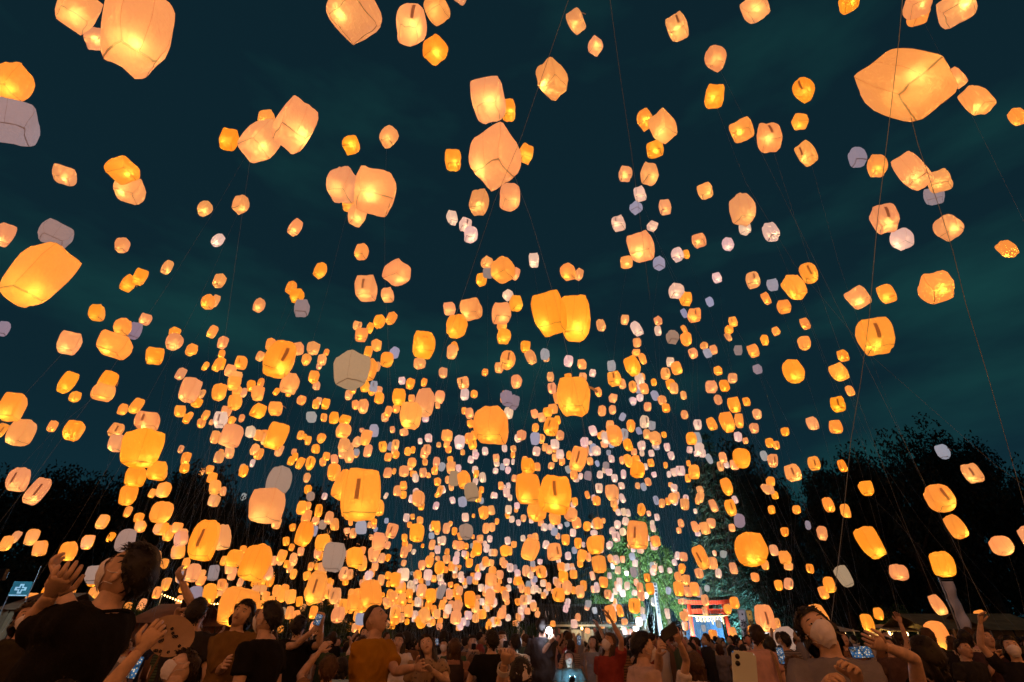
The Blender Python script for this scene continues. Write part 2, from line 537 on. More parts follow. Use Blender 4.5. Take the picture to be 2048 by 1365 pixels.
def tree(px, top, wpx, Y, kind, label, mat, depth=0.9, low=0.06, group="trees around the festival ground"):
    x = gx(px, Y)
    ztop = zy(top - (22 if kind != 'c' else 8), Y, px)
    w = wpx * 1.1 / 1185.0 * Y
    zlow = max(0.5, ztop * low)
    rz_ = (ztop - zlow) / 2
    cz = zlow + rz_
    root = thing({"b": "broadleaf_tree", "f": "broadleaf_tree", "c": "conifer_tree"}[kind], (x, Y, 0), label, "tree", group, rng.uniform(0, 6.28))
    src = {"b": BROAD, "f": BROAD_FINE, "c": CONE}[kind]
    me, cs = rng.choice(src)
    cr = link("crown", me, root)
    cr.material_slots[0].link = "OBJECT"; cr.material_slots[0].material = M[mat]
    cr.location = (0, 0, cz); cr.scale = (w / 2, w / 2 * depth, rz_)
    t = MB()
    r0 = 0.02 * ztop + 0.08
    t.tube([(0, 0, -0.1), (0.05 * w * .1, 0, cz * 0.4), (0.1, 0.05, cz), (0, 0, cz + rz_ * (0.9 if kind == "c" else 0.4))], [r0 * 1.3, r0, r0 * 0.7, r0 * 0.15], 8)
    for c in rng.sample(cs, min(9, len(cs))):
        e_ = Vector((c.x * w / 2, c.y * w / 2 * depth, cz + c.z * rz_))
        s_ = Vector((0.05, 0, min(e_.z, cz) * (0.75 if kind != "c" else 0.97)))
        m_ = s_.lerp(e_, 0.5) + Vector((0, 0, -0.05 * w * 0.3))
        t.tube([s_, m_, e_], [r0 * 0.45, r0 * 0.3, r0 * 0.08], 5)
    t.build("trunk", M["bark"], root, True)
    return root

tree(20, 938, 260, 44, "b", "dark broadleaf tree at the left edge behind the teal sign", "leaf_dark")
tree(150, 930, 240, 47, "b", "dark broadleaf tree second from the left edge", "leaf_dark")
tree(265, 915, 260, 45, "b", "tallest dark broadleaf tree on the left, behind the tall man in black", "leaf_dark")
tree(365, 955, 150, 48, "b", "dark broadleaf tree on the right shoulder of the left tree mass", "leaf_dark")
tree(470, 1040, 190, 52, "b", "low dark broadleaf tree right of the tall left trees", "leaf_dark")
tree(580, 1000, 190, 56, "b", "dark broadleaf tree under the dim tan lantern", "leaf_dark")
tree(680, 1075, 170, 60, "b", "dark broadleaf tree behind the big tagged orange lantern", "leaf_dark")
tree(770, 1108, 150, 64, "c", "dark conifer left of centre behind the small lanterns", "leaf_dark")
tree(870, 1148, 170, 68, "b", "low dark broadleaf tree left of the picture's middle", "leaf_dark")
tree(985, 1150, 190, 72, "b", "low dark broadleaf tree in the middle of the skyline", "leaf_dark")
tree(1095, 1120, 180, 74, "b", "dark broadleaf tree behind the far hall's roof", "leaf_dark")
tree(1205, 1040, 150, 72, "c", "dark conifer left of the floodlit green tree", "leaf_dark")
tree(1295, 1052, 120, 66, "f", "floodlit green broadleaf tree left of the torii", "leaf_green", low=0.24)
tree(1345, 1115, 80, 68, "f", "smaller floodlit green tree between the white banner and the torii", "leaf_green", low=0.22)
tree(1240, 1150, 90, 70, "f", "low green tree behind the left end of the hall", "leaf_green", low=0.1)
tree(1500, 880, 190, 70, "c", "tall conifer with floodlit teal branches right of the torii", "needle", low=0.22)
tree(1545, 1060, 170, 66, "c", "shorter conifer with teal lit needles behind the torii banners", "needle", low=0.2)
tree(1460, 1120, 110, 72, "c", "small conifer right behind the torii", "needle", low=0.2)
tree(1530, 880, 190, 74, "b", "dark tall broadleaf tree behind the conifers right of the torii", "leaf_dark")
tree(1610, 915, 170, 58, "b", "dark broadleaf tree right of the tall conifer", "leaf_dark")
tree(1720, 1010, 170, 50, "b", "dark broadleaf tree in the dip of the right tree mass", "leaf_dark")
tree(1800, 930, 200, 48, "b", "dark broadleaf tree left of the tallest right tree", "leaf_dark")
tree(1905, 886, 230, 46, "b", "tallest dark broadleaf tree on the right", "leaf_dark")
tree(2030, 885, 240, 46, "b", "dark broadleaf tree at the right edge", "leaf_dark")
tree(2110, 900, 240, 52, "b", "dark broadleaf tree beyond the right edge", "leaf_dark")
tree(-90, 930, 240, 50, "b", "dark broadleaf tree beyond the left edge", "leaf_dark")

# far-off wood behind everything: one dark mass
wv, wf = [], []
r_ = random.Random(8)
for k in range(26000):
    px = r_.uniform(-260, 2300)
    Y = r_.uniform(76, 90)
    side = abs(px - 1050) / 1050
    top = 4.0 + 7.5 * min(1, side) ** 1.3 + 1.6 * mnoise.noise(Vector((px * 0.013, 1.3, Y * 0.05))) + 1.0 * mnoise.noise(Vector((px * 0.05, 4.3, 0)))
    z = top * r_.random() ** 0.7
    p = Vector((gx(px, Y), Y, max(0.05, z)))
    q = Euler((r_.uniform(-1, 1), r_.uniform(-1, 1), r_.uniform(0, 6.28))).to_matrix()
    a, b = r_.uniform(0.35, 0.75), r_.uniform(0.22, 0.45)
    o = len(wv)
    wv += [tuple(p + q @ Vector(t)) for t in ((-a, 0, 0), (0, -b, 0), (a, 0, 0), (0, b, 0))]
    wf.append((o, o + 1, o + 2, o + 3))
me = bpy.data.meshes.new("distant_wood"); me.from_pydata(wv, [], wf); me.materials.append(M["leaf_dark"]); me.update()
wo = link("distant_wood", me); wo["kind"] = "stuff"; tag(wo, "dark far-off wood closing the ground behind the crowd", "wood")

def bush(px, Y, w, h, label, mat="leaf_green"):
    root = thing("bush", (gx(px, Y), Y, 0), label, "bush", "bushes along the edges of the ground", rng.uniform(0, 6))
    me, cs = rng.choice(BROAD)
    cr = link("foliage", me, root)
    cr.material_slots[0].link = "OBJECT"; cr.material_slots[0].material = M[mat]; cr.location = (0, 0, h * 0.52); cr.scale = (w / 2, w / 2, h / 2)
    t = MB()
    for k in range(5):
        a = 1.256 * k
        t.tube([(0.05 * math.cos(a), 0.05 * math.sin(a), -0.05), (w * .2 * math.cos(a), w * .2 * math.sin(a), h * 0.5)], [0.05, 0.02], 5)
    t.build("stem", M["bark"], root)
for px, Y, w, h, lb in ((165, 30, 4.5, 3.6, "green bush behind the tall man's raised arm"), (255, 31, 4.0, 3.2, "green bush left of the gold bulb string"),
                        (310, 33, 4.5, 3.4, "green bush under the gold bulb string"), (480, 36, 5.0, 3.8, "green bush behind the man in a black shirt and mask"),
                        (640, 38, 5.0, 4.2, "green bush behind the capped person"), (740, 42, 4.2, 3.0, "green bush behind the ochre shirt"),
                        (1045, 46, 3.0, 3.4, "yellow green bush left of the phone torch"), (1800, 34, 3.6, 3.6, "dim green bush behind the right stalls"),
                        (1700, 38, 4.0, 2.6, "dark bush behind the warm lit stall at right")):
    bush(px, Y, w, h, lb)

# ---------------------------------------------------------------- torii, added backdrop wall and floodlights
TY = 60.0
tx0, tx1 = gx(1390, TY), gx(1463, TY)
tcx = (tx0 + tx1) / 2
th = tx1 - tx0
ztop = zy(1199, TY, 1425)
root = thing("torii_gate", (tcx, TY, 0), "vermilion torii gate with dark roof cap and straw rope, floodlit at the back", "torii gate", rz=R(-6))
for s in (-1, 1):
    m_ = MB(); m_.tube([(s * th / 2 * 1.05, 0, 0.0), (s * th / 2, 0, ztop * 0.5), (s * th / 2 * 0.95, 0, ztop - 0.5)], [0.21, 0.20, 0.185], 16)
    p_ = m_.build("pillar", M["red"], root, True)
    m_ = MB(); m_.tube([(s * th / 2 * 1.05, 0, 0), (s * th / 2 * 1.05, 0, 0.45)], [0.27, 0.25], 16); m_.build("base_collar", M["black"], p_, True)
m_ = MB()
for x0, x1, z0, z1 in ((-1, -0.5, 0.10, 0.02), (-0.5, 0, 0.02, 0.0), (0, 0.5, 0.0, 0.02), (0.5, 1, 0.02, 0.10)):
    L_ = th * 0.74
    for dz, hh, dy in ((0.0, 0.34, 0.26),):
        vs = []
        for x, zz in ((x0 * L_, z0), (x1 * L_, z1)):
            vs += [(x, -dy, ztop - 0.5 + zz), (x, dy, ztop - 0.5 + zz), (x, dy, ztop - 0.5 + hh + zz * 1.6), (x, -dy, ztop - 0.5 + hh + zz * 1.6)]
        m_.add(vs, [(0, 1, 5, 4), (1, 2, 6, 5), (2, 3, 7, 6), (3, 0, 4, 7), (0, 3, 2, 1), (4, 5, 6, 7)])
m_.build("lintel", M["red"], root)
m_ = MB()
for x0, x1, z0, z1 in ((-1, -0.5, 0.20, 0.05), (-0.5, 0, 0.05, 0.0), (0, 0.5, 0.0, 0.05), (0.5, 1, 0.05, 0.20)):
    L_ = th * 0.80
    vs = []
    for x, zz in ((x0 * L_, z0), (x1 * L_, z1)):
        b_ = ztop - 0.145 + zz
        vs += [(x, -0.45, b_), (x, 0.45, b_), (x, 0.40, b_ + 0.14), (x, 0, b_ + 0.30), (x, -0.40, b_ + 0.14)]
    m_.add(vs, [(0, 1, 6, 5), (1, 2, 7, 6), (2, 3, 8, 7), (3, 4, 9, 8), (4, 0, 5, 9), (4, 3, 2, 1, 0), (5, 6, 7, 8, 9)])
m_.build("roof_cap", M["roof"], root)
zn = zy(1223, TY, 1425)
m_ = MB(); m_.box((0, 0, zn), (th * 1.28, 0.20, 0.42)); m_.build("tie_beam", M["red"], root)
m_ = MB(); m_.box((0, 0, (zn + 0.21 + ztop - 0.5) / 2), (0.34, 0.16, ztop - 0.5 - zn - 0.21 - 0.01)); m_.build("centre_strut", M["red"], root)
zr = zy(1231, TY, 1425)
m_ = MB()
m_.tube([(-th * 0.56 + th * 1.12 * k / 16, -0.32, zr - 0.10 * math.sin(math.pi * k / 16)) for k in range(17)], [0.05 + 0.05 * math.sin(math.pi * k / 16) for k in range(17)], 8)
rope = m_.build("straw_rope", M["straw"], root, True)
rr = random.Random(4)
for k in range(16):
    x = -th * 0.36 + th * 0.72 * k / 15
    zz = zr - 0.12
    m_ = MB()
    if k % 2 == 0:
        y = -0.40
        px_, pz_ = x, zz
        for j in range(4):
            w_, h_ = 0.065, 0.13
            m_.box((px_ + (j % 2) * 0.04, y - j * 0.012, pz_ - h_ / 2 - j * h_ * 0.92), (w_, 0.006, h_), rotz(rr.uniform(-.3, .3)))
        m_.build("paper_streamer", M["shide"], rope)
    else:
        m_.tube([(x, -0.34, zz), (x + .01, -0.34, zz - 0.30), (x, -0.34, zz - rr.uniform(0.45, 0.75))], [0.03, 0.05, 0.075], 7)
        m_.build("straw_tassel", M["straw"], rope)

m_ = MB()
WX0, WX1, WY = gx(1372, 67), gx(1452, 67), 67.0  # added backdrop to catch the blue light; its colour is blue too
backdrop = thing("backdrop_wall", ((WX0 + WX1) / 2, WY, 0), "added dark blue backdrop wall behind the torii", "wall")
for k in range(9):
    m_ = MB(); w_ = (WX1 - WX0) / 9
    m_.box(((k - 4) * w_, 0, 2.2), (w_ - 0.02, 0.1, 4.4)); m_.build("panel", M["blue_backdrop"], backdrop)
m_ = MB(); m_.box((0, 0, 4.5), (WX1 - WX0 + 0.3, 0.3, 0.16)); m_.build("coping", M["wood"], backdrop)

# A-frame of pale poles under the gate
af = thing("pole_frame", (gx(1437, 63), 63, 0), "white A shaped pole frame standing inside the torii", "frame")
for s in (-1, 1):
    m_ = MB(); m_.tube([(s * 0.55, 0, 0), (0, 0, 2.9)], 0.035, 6); m_.build("leg", M["sign_white"], af)

def floodlight(px, py, Y, target, energy, color, angle, label, lampmat=None, z=None, size=0.25):
    p = at_y(px, py, Y)
    if z is not None:
        p.z = z
    root = thing("floodlight", (p.x, p.y, 0), label, "floodlight", "floodlights around the ground")
    d = (Vector(target) - p).normalized()
    q = d.to_track_quat("Y", "Z").to_matrix()
    m_ = MB(); m_.box(Vector((0, 0, p.z)) - d * 0.10, (0.42, 0.16, 0.30), q); m_.build("housing", M["black"], root)
    m_ = MB(); m_.box(Vector((0, 0, p.z)) - d * 0.012, (0.36, 0.012, 0.24), q); m_.build("lens", lampmat or M["cool_lamp"], root)
    m_ = MB(); m_.tube([(-d.x * .12, -d.y * .12, 0), (-d.x * .12, -d.y * .12, max(0.1, p.z - 0.12))], 0.025, 6); m_.build("stand", M["metal"], root)
    s = spot("flood_beam", p + d * 0.03, target, energy, color, angle, 0.6, size)
    s.parent = root; s.location = Vector((0, 0, p.z)) + d * 0.03
    return root
floodlight(0, 1150, 16.5, (gx(250, 26), 26, 3.5), 520, (0.35, 0.72, 1.0), 120, "blue floodlight at the left edge turned to the cross sign")
floodlight(4, 1150, 25, (0, 0, 2.0), 260, (0.30, 0.70, 1.0), 70, "bright blue floodlight at the left edge facing the camera", size=0.3)
gt = tree_t = Vector((gx(1300, 66), 66, 6.5))
floodlight(1296, 1292, 35, (gx(1309, 46), 46, 4.0), 15000, (0.62, 0.85, 1.0), 60, "cool floodlight in the crowd below the tall white banner", z=0.6)
floodlight(1280, 1292, 53, gt + Vector((0, 0, -0.8)), 75000, (0.78, 1.0, 0.82), 80, "floodlight hidden in the crowd, turned up at the green tree", z=0.5)
floodlight(1480, 1292, 57.5, (tcx, TY, 3.2), 6500, (1.0, 0.96, 0.92), 70, "floodlight at the right foot of the torii", z=0.35)
floodlight(1372, 1292, 57.5, (tcx - 0.9, TY, 3.0), 2200, (1.0, 0.95, 0.95), 70, "floodlight at the left foot of the torii", z=0.35)
floodlight(1425, 1292, 63.5, (tcx + 0.6, 67, 0.7), 1100, (0.16, 0.48, 1.0), 110, "blue floodlight on the ground behind the torii", z=0.2)
floodlight(1462, 1292, 62, (gx(1520, 68), 69, 7.5), 16000, (0.35, 0.80, 1.0), 80, "teal floodlight turned up at the conifers", z=0.4)
floodlight(1512, 1292, 40.5, (gx(1490, 47.5), 47.5, 2.8), 1600, (1.0, 0.90, 0.85), 50, "small floodlight added to light the grey and ochre banners", z=0.4)  # added lamp to brighten the banner pair, none in view there
floodlight(1340, 1262, 61, (-4, 26, 7.5), 15000, (0.42, 0.68, 1.0), 85, "cool floodlight behind the white banner, facing the crowd", z=2.6)

# ---------------------------------------------------------------- banners
def banner(px0, py_top, w_px, Y, zbot, label, mat, text, tsize, lean=0.0, yaw=0.0, ink="ink", pole="metal"):
    p = at_y(px0, py_top, Y)
    w = w_px / 1185.0 * Y
    h = p.z - zbot
    root = thing("nobori_banner", (p.x, Y, 0), label, "banner", "tall cloth banners on poles", yaw)
    root.rotation_euler = (0, lean, yaw)
    m_ = MB(); m_.tube([(-w / 2 - 0.04, 0, 0), (-w / 2 - 0.04, 0, p.z + 0.1)], 0.025, 6); m_.build("pole", M[pole], root)
    m_ = MB(); m_.tube([(-w / 2 - 0.04, 0, p.z + 0.05), (w / 2 + 0.03, 0, p.z + 0.05)], 0.014, 6); m_.build("cross_bar", M[pole], root)
    n, k = 26, 6
    vs, fs = [], []
    for i in range(n + 1):
        for j in range(k + 1):
            u, v = j / k, i / n
            vs.append(((u - 0.5) * w, 0.03 * math.sin(u * 5 + v * 9) * (0.3 + u) + 0.02 * math.sin(v * 23 + u * 2), p.z - v * h))
    for i in range(n):
        for j in range(k):
            a = i * (k + 1) + j
            fs.append((a, a + 1, a + k + 2, a + k + 1))
    me = bpy.data.meshes.new("cloth"); me.from_pydata(vs, [], fs); me.materials.append(M[mat]); me.update()
    me.polygons.foreach_set("use_smooth", [True] * len(fs))
    cl = link("cloth", me, root)
    sd = cl.modifiers.new("thickness", "SOLIDIFY"); sd.thickness = 0.004
    for i, ch in enumerate(text):
        if ch == " ":
            continue
        t_ = text_mesh(ch, tsize)
        if len(t_.polygons) == 0:
            continue
        t2 = t_.copy(); t2.materials.clear(); t2.materials.append(M[ink])
        c = link("character", t2, cl)
        c.rotation_euler = (R(90), 0, 0)
        c.location = (0.0, -0.062, p.z - tsize * (0.75 + i * 1.12))
    return root
banner(1309, 1166, 8.5, 46, 0.9, "tall narrow white banner with small dark characters before the green tree", "banner_white", "奉納寿星夕月七夕祭", 0.22, yaw=R(8))
banner(1482, 1219, 14, 47, 0.7, "grey banner with black brushed characters right of the torii", "banner_grey", "・氷室社", 0.55)
banner(1497, 1221, 11, 48.5, 0.7, "ochre banner with black brushed characters beside the grey one", "banner_gold", "・氷室社", 0.50)
banner(1529, 1258, 20, 44, 0.4, "blue lit white banner behind the tall tagged lantern", "banner_white", "三社", 0.55)
banner(1894, 1163, 23, 17, 1.55, "long plain white banner leaning at the right", "banner_white", "", 0.3)

# ---------------------------------------------------------------- far hall
HY = 54.0
hx0, hx1 = gx(1092, HY), gx(1262, HY)
hall = thing("shrine_hall", ((hx0 + hx1) / 2, HY, 0), "long low timber hall with dark roof and pale panels behind the crowd", "building")
hw = hx1 - hx0
ze = zy(1250, HY, 1170)
zt = zy(1212, HY, 1170)
n_ = 30
rf = MB(); rf.box((0, 1.6, ze + 0.02), (hw + 1.2, 5.6, 0.10))
roof = rf.build("roof", M["roof"], hall)
for k in range(n_):
    for s in (0, 1):
        x = -hw / 2 - 0.5 + (hw + 1.0) * (k + 0.5) / n_
        m_ = MB()
        y0, z0, y1, z1 = (-1.3, ze + 0.10, 1.55, zt) if s == 0 else (4.5, ze + 0.10, 1.65, zt)
        m_.tube([(x, y0, z0), (x, y1, z1)], (hw + 1.0) / n_ * 0.47, 6)
        m_.build("tile_row", M["roof"], roof)
m_ = MB(); m_.box((0, 1.6, zt + 0.1), (hw + 1.1, 0.35, 0.3)); m_.build("ridge", M["roof"], roof)
m_ = MB(); m_.box((0, -1.22, ze - 0.10), (hw + 0.8, 0.10, 0.16)); m_.build("eaves_beam", M["plaster"], hall)
for k in range(8):
    x = -hw / 2 + hw * k / 7
    m_ = MB(); m_.box((x, -1.0, (ze - .19) / 2), (0.18, 0.18, ze - .19)); m_.build("post", M["wood"], hall)
    if k < 7:
        m_ = MB(); m_.box((x + hw / 14, -0.7, ze - 0.95), (hw / 7 - 0.22, 0.06, 1.1))
        m_.build("curtain_panel", M["plaster"] if k in (1, 2, 3) else M["wood"], hall)
        m_ = MB(); m_.box((x + hw / 14, 2.4, ze / 2 - 0.1), (hw / 7 - 0.02, 0.1, ze - 0.3)); m_.build("wall_board", M["wood"], hall)
lamp_p = bpy.data.lights.new("hall_lamp", "POINT"); lamp_p.energy = 90; lamp_p.color = (1.0, 0.80, 0.5); lamp_p.shadow_soft_size = 0.15
lo = link("hall_lamp", lamp_p, hall); lo.location = (-hw * 0.10, -2.2, ze - 0.35)
m_ = MB(); m_.ell((-hw * 0.10, -2.2, ze - 0.35), (0.10, 0.10, 0.12)); b_ = m_.build("lamp_globe", M["gold_bulb"], hall); b_.visible_shadow = True
m_ = MB(); m_.tube([(-hw * 0.10, -1.2, ze - 0.05), (-hw * 0.10, -2.2, ze - 0.05), (-hw * 0.10, -2.2, ze - 0.22)], 0.015, 5); m_.build("lamp_arm", M["metal"], hall)
lo.location = (-hw * 0.10, -2.2, ze - 0.60)

# ---------------------------------------------------------------- left stalls: brown tents, roof with gold bulbs
def tent(px0, px1, py_top, Y, label, mat, depth=3.0, valance=True, panels=5):
    x0, x1 = gx(px0, Y), gx(px1, Y)
    zt_ = zy(py_top, Y, (px0 + px1) / 2)
    root = thing("market_tent", ((x0 + x1) / 2, Y, 0), label, "tent", "market tents at the sides")
    w = x1 - x0
    for sx in (-1, 1):
        for sy in (0, 1):
            m_ = MB(); m_.tube([(sx * w * 0.49, sy * depth, 0), (sx * w * 0.49, sy * depth, zt_ - 0.5)], 0.03, 6); m_.build("pole", M["metal"], root)
    for k in range(panels):
        m_ = MB()
        n = 6
        vs, fs = [], []
        xa, xb = -w / 2 + w * k / panels, -w / 2 + w * (k + 1) / panels - 0.015
        for i in range(n + 1):
            for j in range(n + 1):
                u, v = j / n, i / n
                x = xa + (xb - xa) * u
                vs.append((x, -0.02 + 0.05 * math.sin(u * 3.14) * math.sin(v * 3.14) + 0.03 * math.sin(k * 2.1 + v * 5), (zt_ - 0.5) * (1 - v * 0.55)))
        for i in range(n):
            for j in range(n):
                a = i * (n + 1) + j
                fs.append((a, a + 1, a + n + 2, a + n + 1))
        m_.add(vs, fs)
        m_.build("side_cloth", M[mat], root, True)
    m_ = MB()
    m_.add([(-w / 2 - .1, -0.25, zt_ - 0.5), (w / 2 + .1, -0.25, zt_ - 0.5), (w / 2 + .1, depth / 2, zt_ + .15), (-w / 2 - .1, depth / 2, zt_ + .15),
            (-w / 2 - .1, depth + .25, zt_ - 0.5), (w / 2 + .1, depth + .25, zt_ - 0.5)], [(0, 1, 2, 3), (3, 2, 5, 4)])
    o_ = m_.build("canopy", M[mat], root); o_.modifiers.new("thickness", "SOLIDIFY").thickness = 0.01
    return root
tent(-30, 62, 1188, 20, "brown cloth tent under the teal cross sign", "brownwall")
tent(245, 345, 1212, 19, "brown cloth tent left of the floral fan", "brownwall")
tent(352, 470, 1222, 21, "brown cloth tent behind the big low orange lantern", "brownwall")
tent(1868, 1990, 1232, 24, "olive cloth tent behind the leaning white banner", "olive")
tent(1992, 2110, 1232, 23, "olive and tan cloth tent at the right edge", "olive")

def stall(px, Y, w, zt_, label, energy):
    root = thing("lit_stall", (gx(px, Y), Y, 0), label, "stall", "warm lit food stalls")
    for sx in (-1, 1):
        for y in (0, 1.6):
            m_ = MB(); m_.tube([(sx * w / 2, y, 0), (sx * w / 2, y, zt_)], 0.03, 6); m_.build("post", M["metal"], root)
    m_ = MB(); m_.add([(-w / 2 - .15, -.25, zt_ - .1), (w / 2 + .15, -.25, zt_ - .1), (w / 2 + .15, 1.8, zt_ + .2), (-w / 2 - .15, 1.8, zt_ + .2)], [(0, 1, 2, 3)])
    o_ = m_.build("awning", M["plaster"], root); o_.modifiers.new("thickness", "SOLIDIFY").thickness = 0.01
    m_ = MB(); m_.box((0, 0.3, 0.45), (w, 0.7, 0.9)); m_.build("counter", M["wood"], root)
    m_ = MB(); m_.box((0, 1.65, zt_ - 0.55), (w, 0.03, 1.05)); m_.build("back_cloth", M["plaster"], root)
    for k in range(3):
        m_ = MB(); m_.ell(((k - 1) * w * 0.3, 0.5, zt_ - 0.22), (0.11, 0.11, 0.11)); m_.build("bulb", M["stall_lamp"], root, True)
        l_ = bpy.data.lights.new("stall_light", "POINT"); l_.energy = energy; l_.color = (1.0, 0.62, 0.22); l_.shadow_soft_size = 0.1
        lo_ = link("stall_light", l_, root); lo_.location = ((k - 1) * w * 0.3, 0.5, zt_ - 0.40)
stall(1692, 27, 1.1, 2.15, "small warm lit stall behind the masked person at right", 22)
stall(1818, 26, 1.2, 2.15, "small warm lit stall left of the low orange lantern at right", 22)

# string of gold bulbs on the roof edge at left
bs = thing("bulb_string", (gx(385, 28), 28, 0), "string of small gold bulbs above the left tents", "string lights")
pa, pb = at_y(325, 1186, 28), at_y(455, 1203, 28)
pts = []
for k in range(23):
    u = k / 22
    p = pa.lerp(pb, u); p.z -= 0.25 * math.sin(math.pi * u)
    pts.append(p - bs.location)
m_ = MB(); m_.tube(pts, 0.012, 5); wire = m_.build("wire", M["black"], bs)
for s_, p in ((0, pts[0]), (1, pts[-1])):
    m_ = MB(); m_.tube([(p.x, p.y, 0), (p.x, p.y, p.z + 0.1)], 0.03, 6); m_.build("post", M["metal"], bs)
bm_ = MB(); bm_.ell((0, 0, 0), (0.03, 0.03, 0.038), 7, 5); bulb_me = bm_.mesh("bulb", [M["gold_bulb"]], True)
for k, p in enumerate(pts):
    b = link("bulb", bulb_me, bs); b.location = p + Vector((0, 0, -0.06))

# first aid sign on a pole
sp = at_y(42, 1178, 19.5)
sg = thing("cross_sign", (sp.x, sp.y, 0), "teal sign with a white cross outline at the left edge", "sign", rz=R(14))
m_ = MB(); m_.box((0, 0, sp.z), (0.56, 0.03, 0.46)); bd = m_.build("board", M["sign_teal"], sg)
m_ = MB()
a_, b_ = 0.055, 0.15
out_ = [(-a_, b_), (a_, b_), (a_, a_), (b_, a_), (b_, -a_), (a_, -a_), (a_, -b_), (-a_, -b_), (-a_, -a_), (-b_, -a_), (-b_, a_), (-a_, a_)]
inn = [(x * 0.62 if abs(x) > .1 else x * 0.35, z * 0.62 if abs(z) > .1 else z * 0.35) for x, z in out_]
vs = [(x * 1.15, -0.021, sp.z + 0.0 + z) for x, z in out_] + [(x * 1.15, -0.021, sp.z + z) for x, z in inn]
m_.add(vs, [(i, 12 + i, 12 + (i + 1) % 12, (i + 1) % 12) for i in range(12)])
m_.build("cross_outline", M["sign_white"], bd)
m_ = MB(); m_.box((0, -0.022, sp.z - 0.205), (0.52, 0.008, 0.035)); m_.build("white_band", M["sign_white"], bd)
for s in (-1, 1):
    m_ = MB(); m_.tube([(s * 0.29, 0.02, 0), (s * 0.29, 0.02, sp.z + (0.75 if s > 0 else 0.24))], 0.014, 6); m_.build("pole", M["metal"], sg)
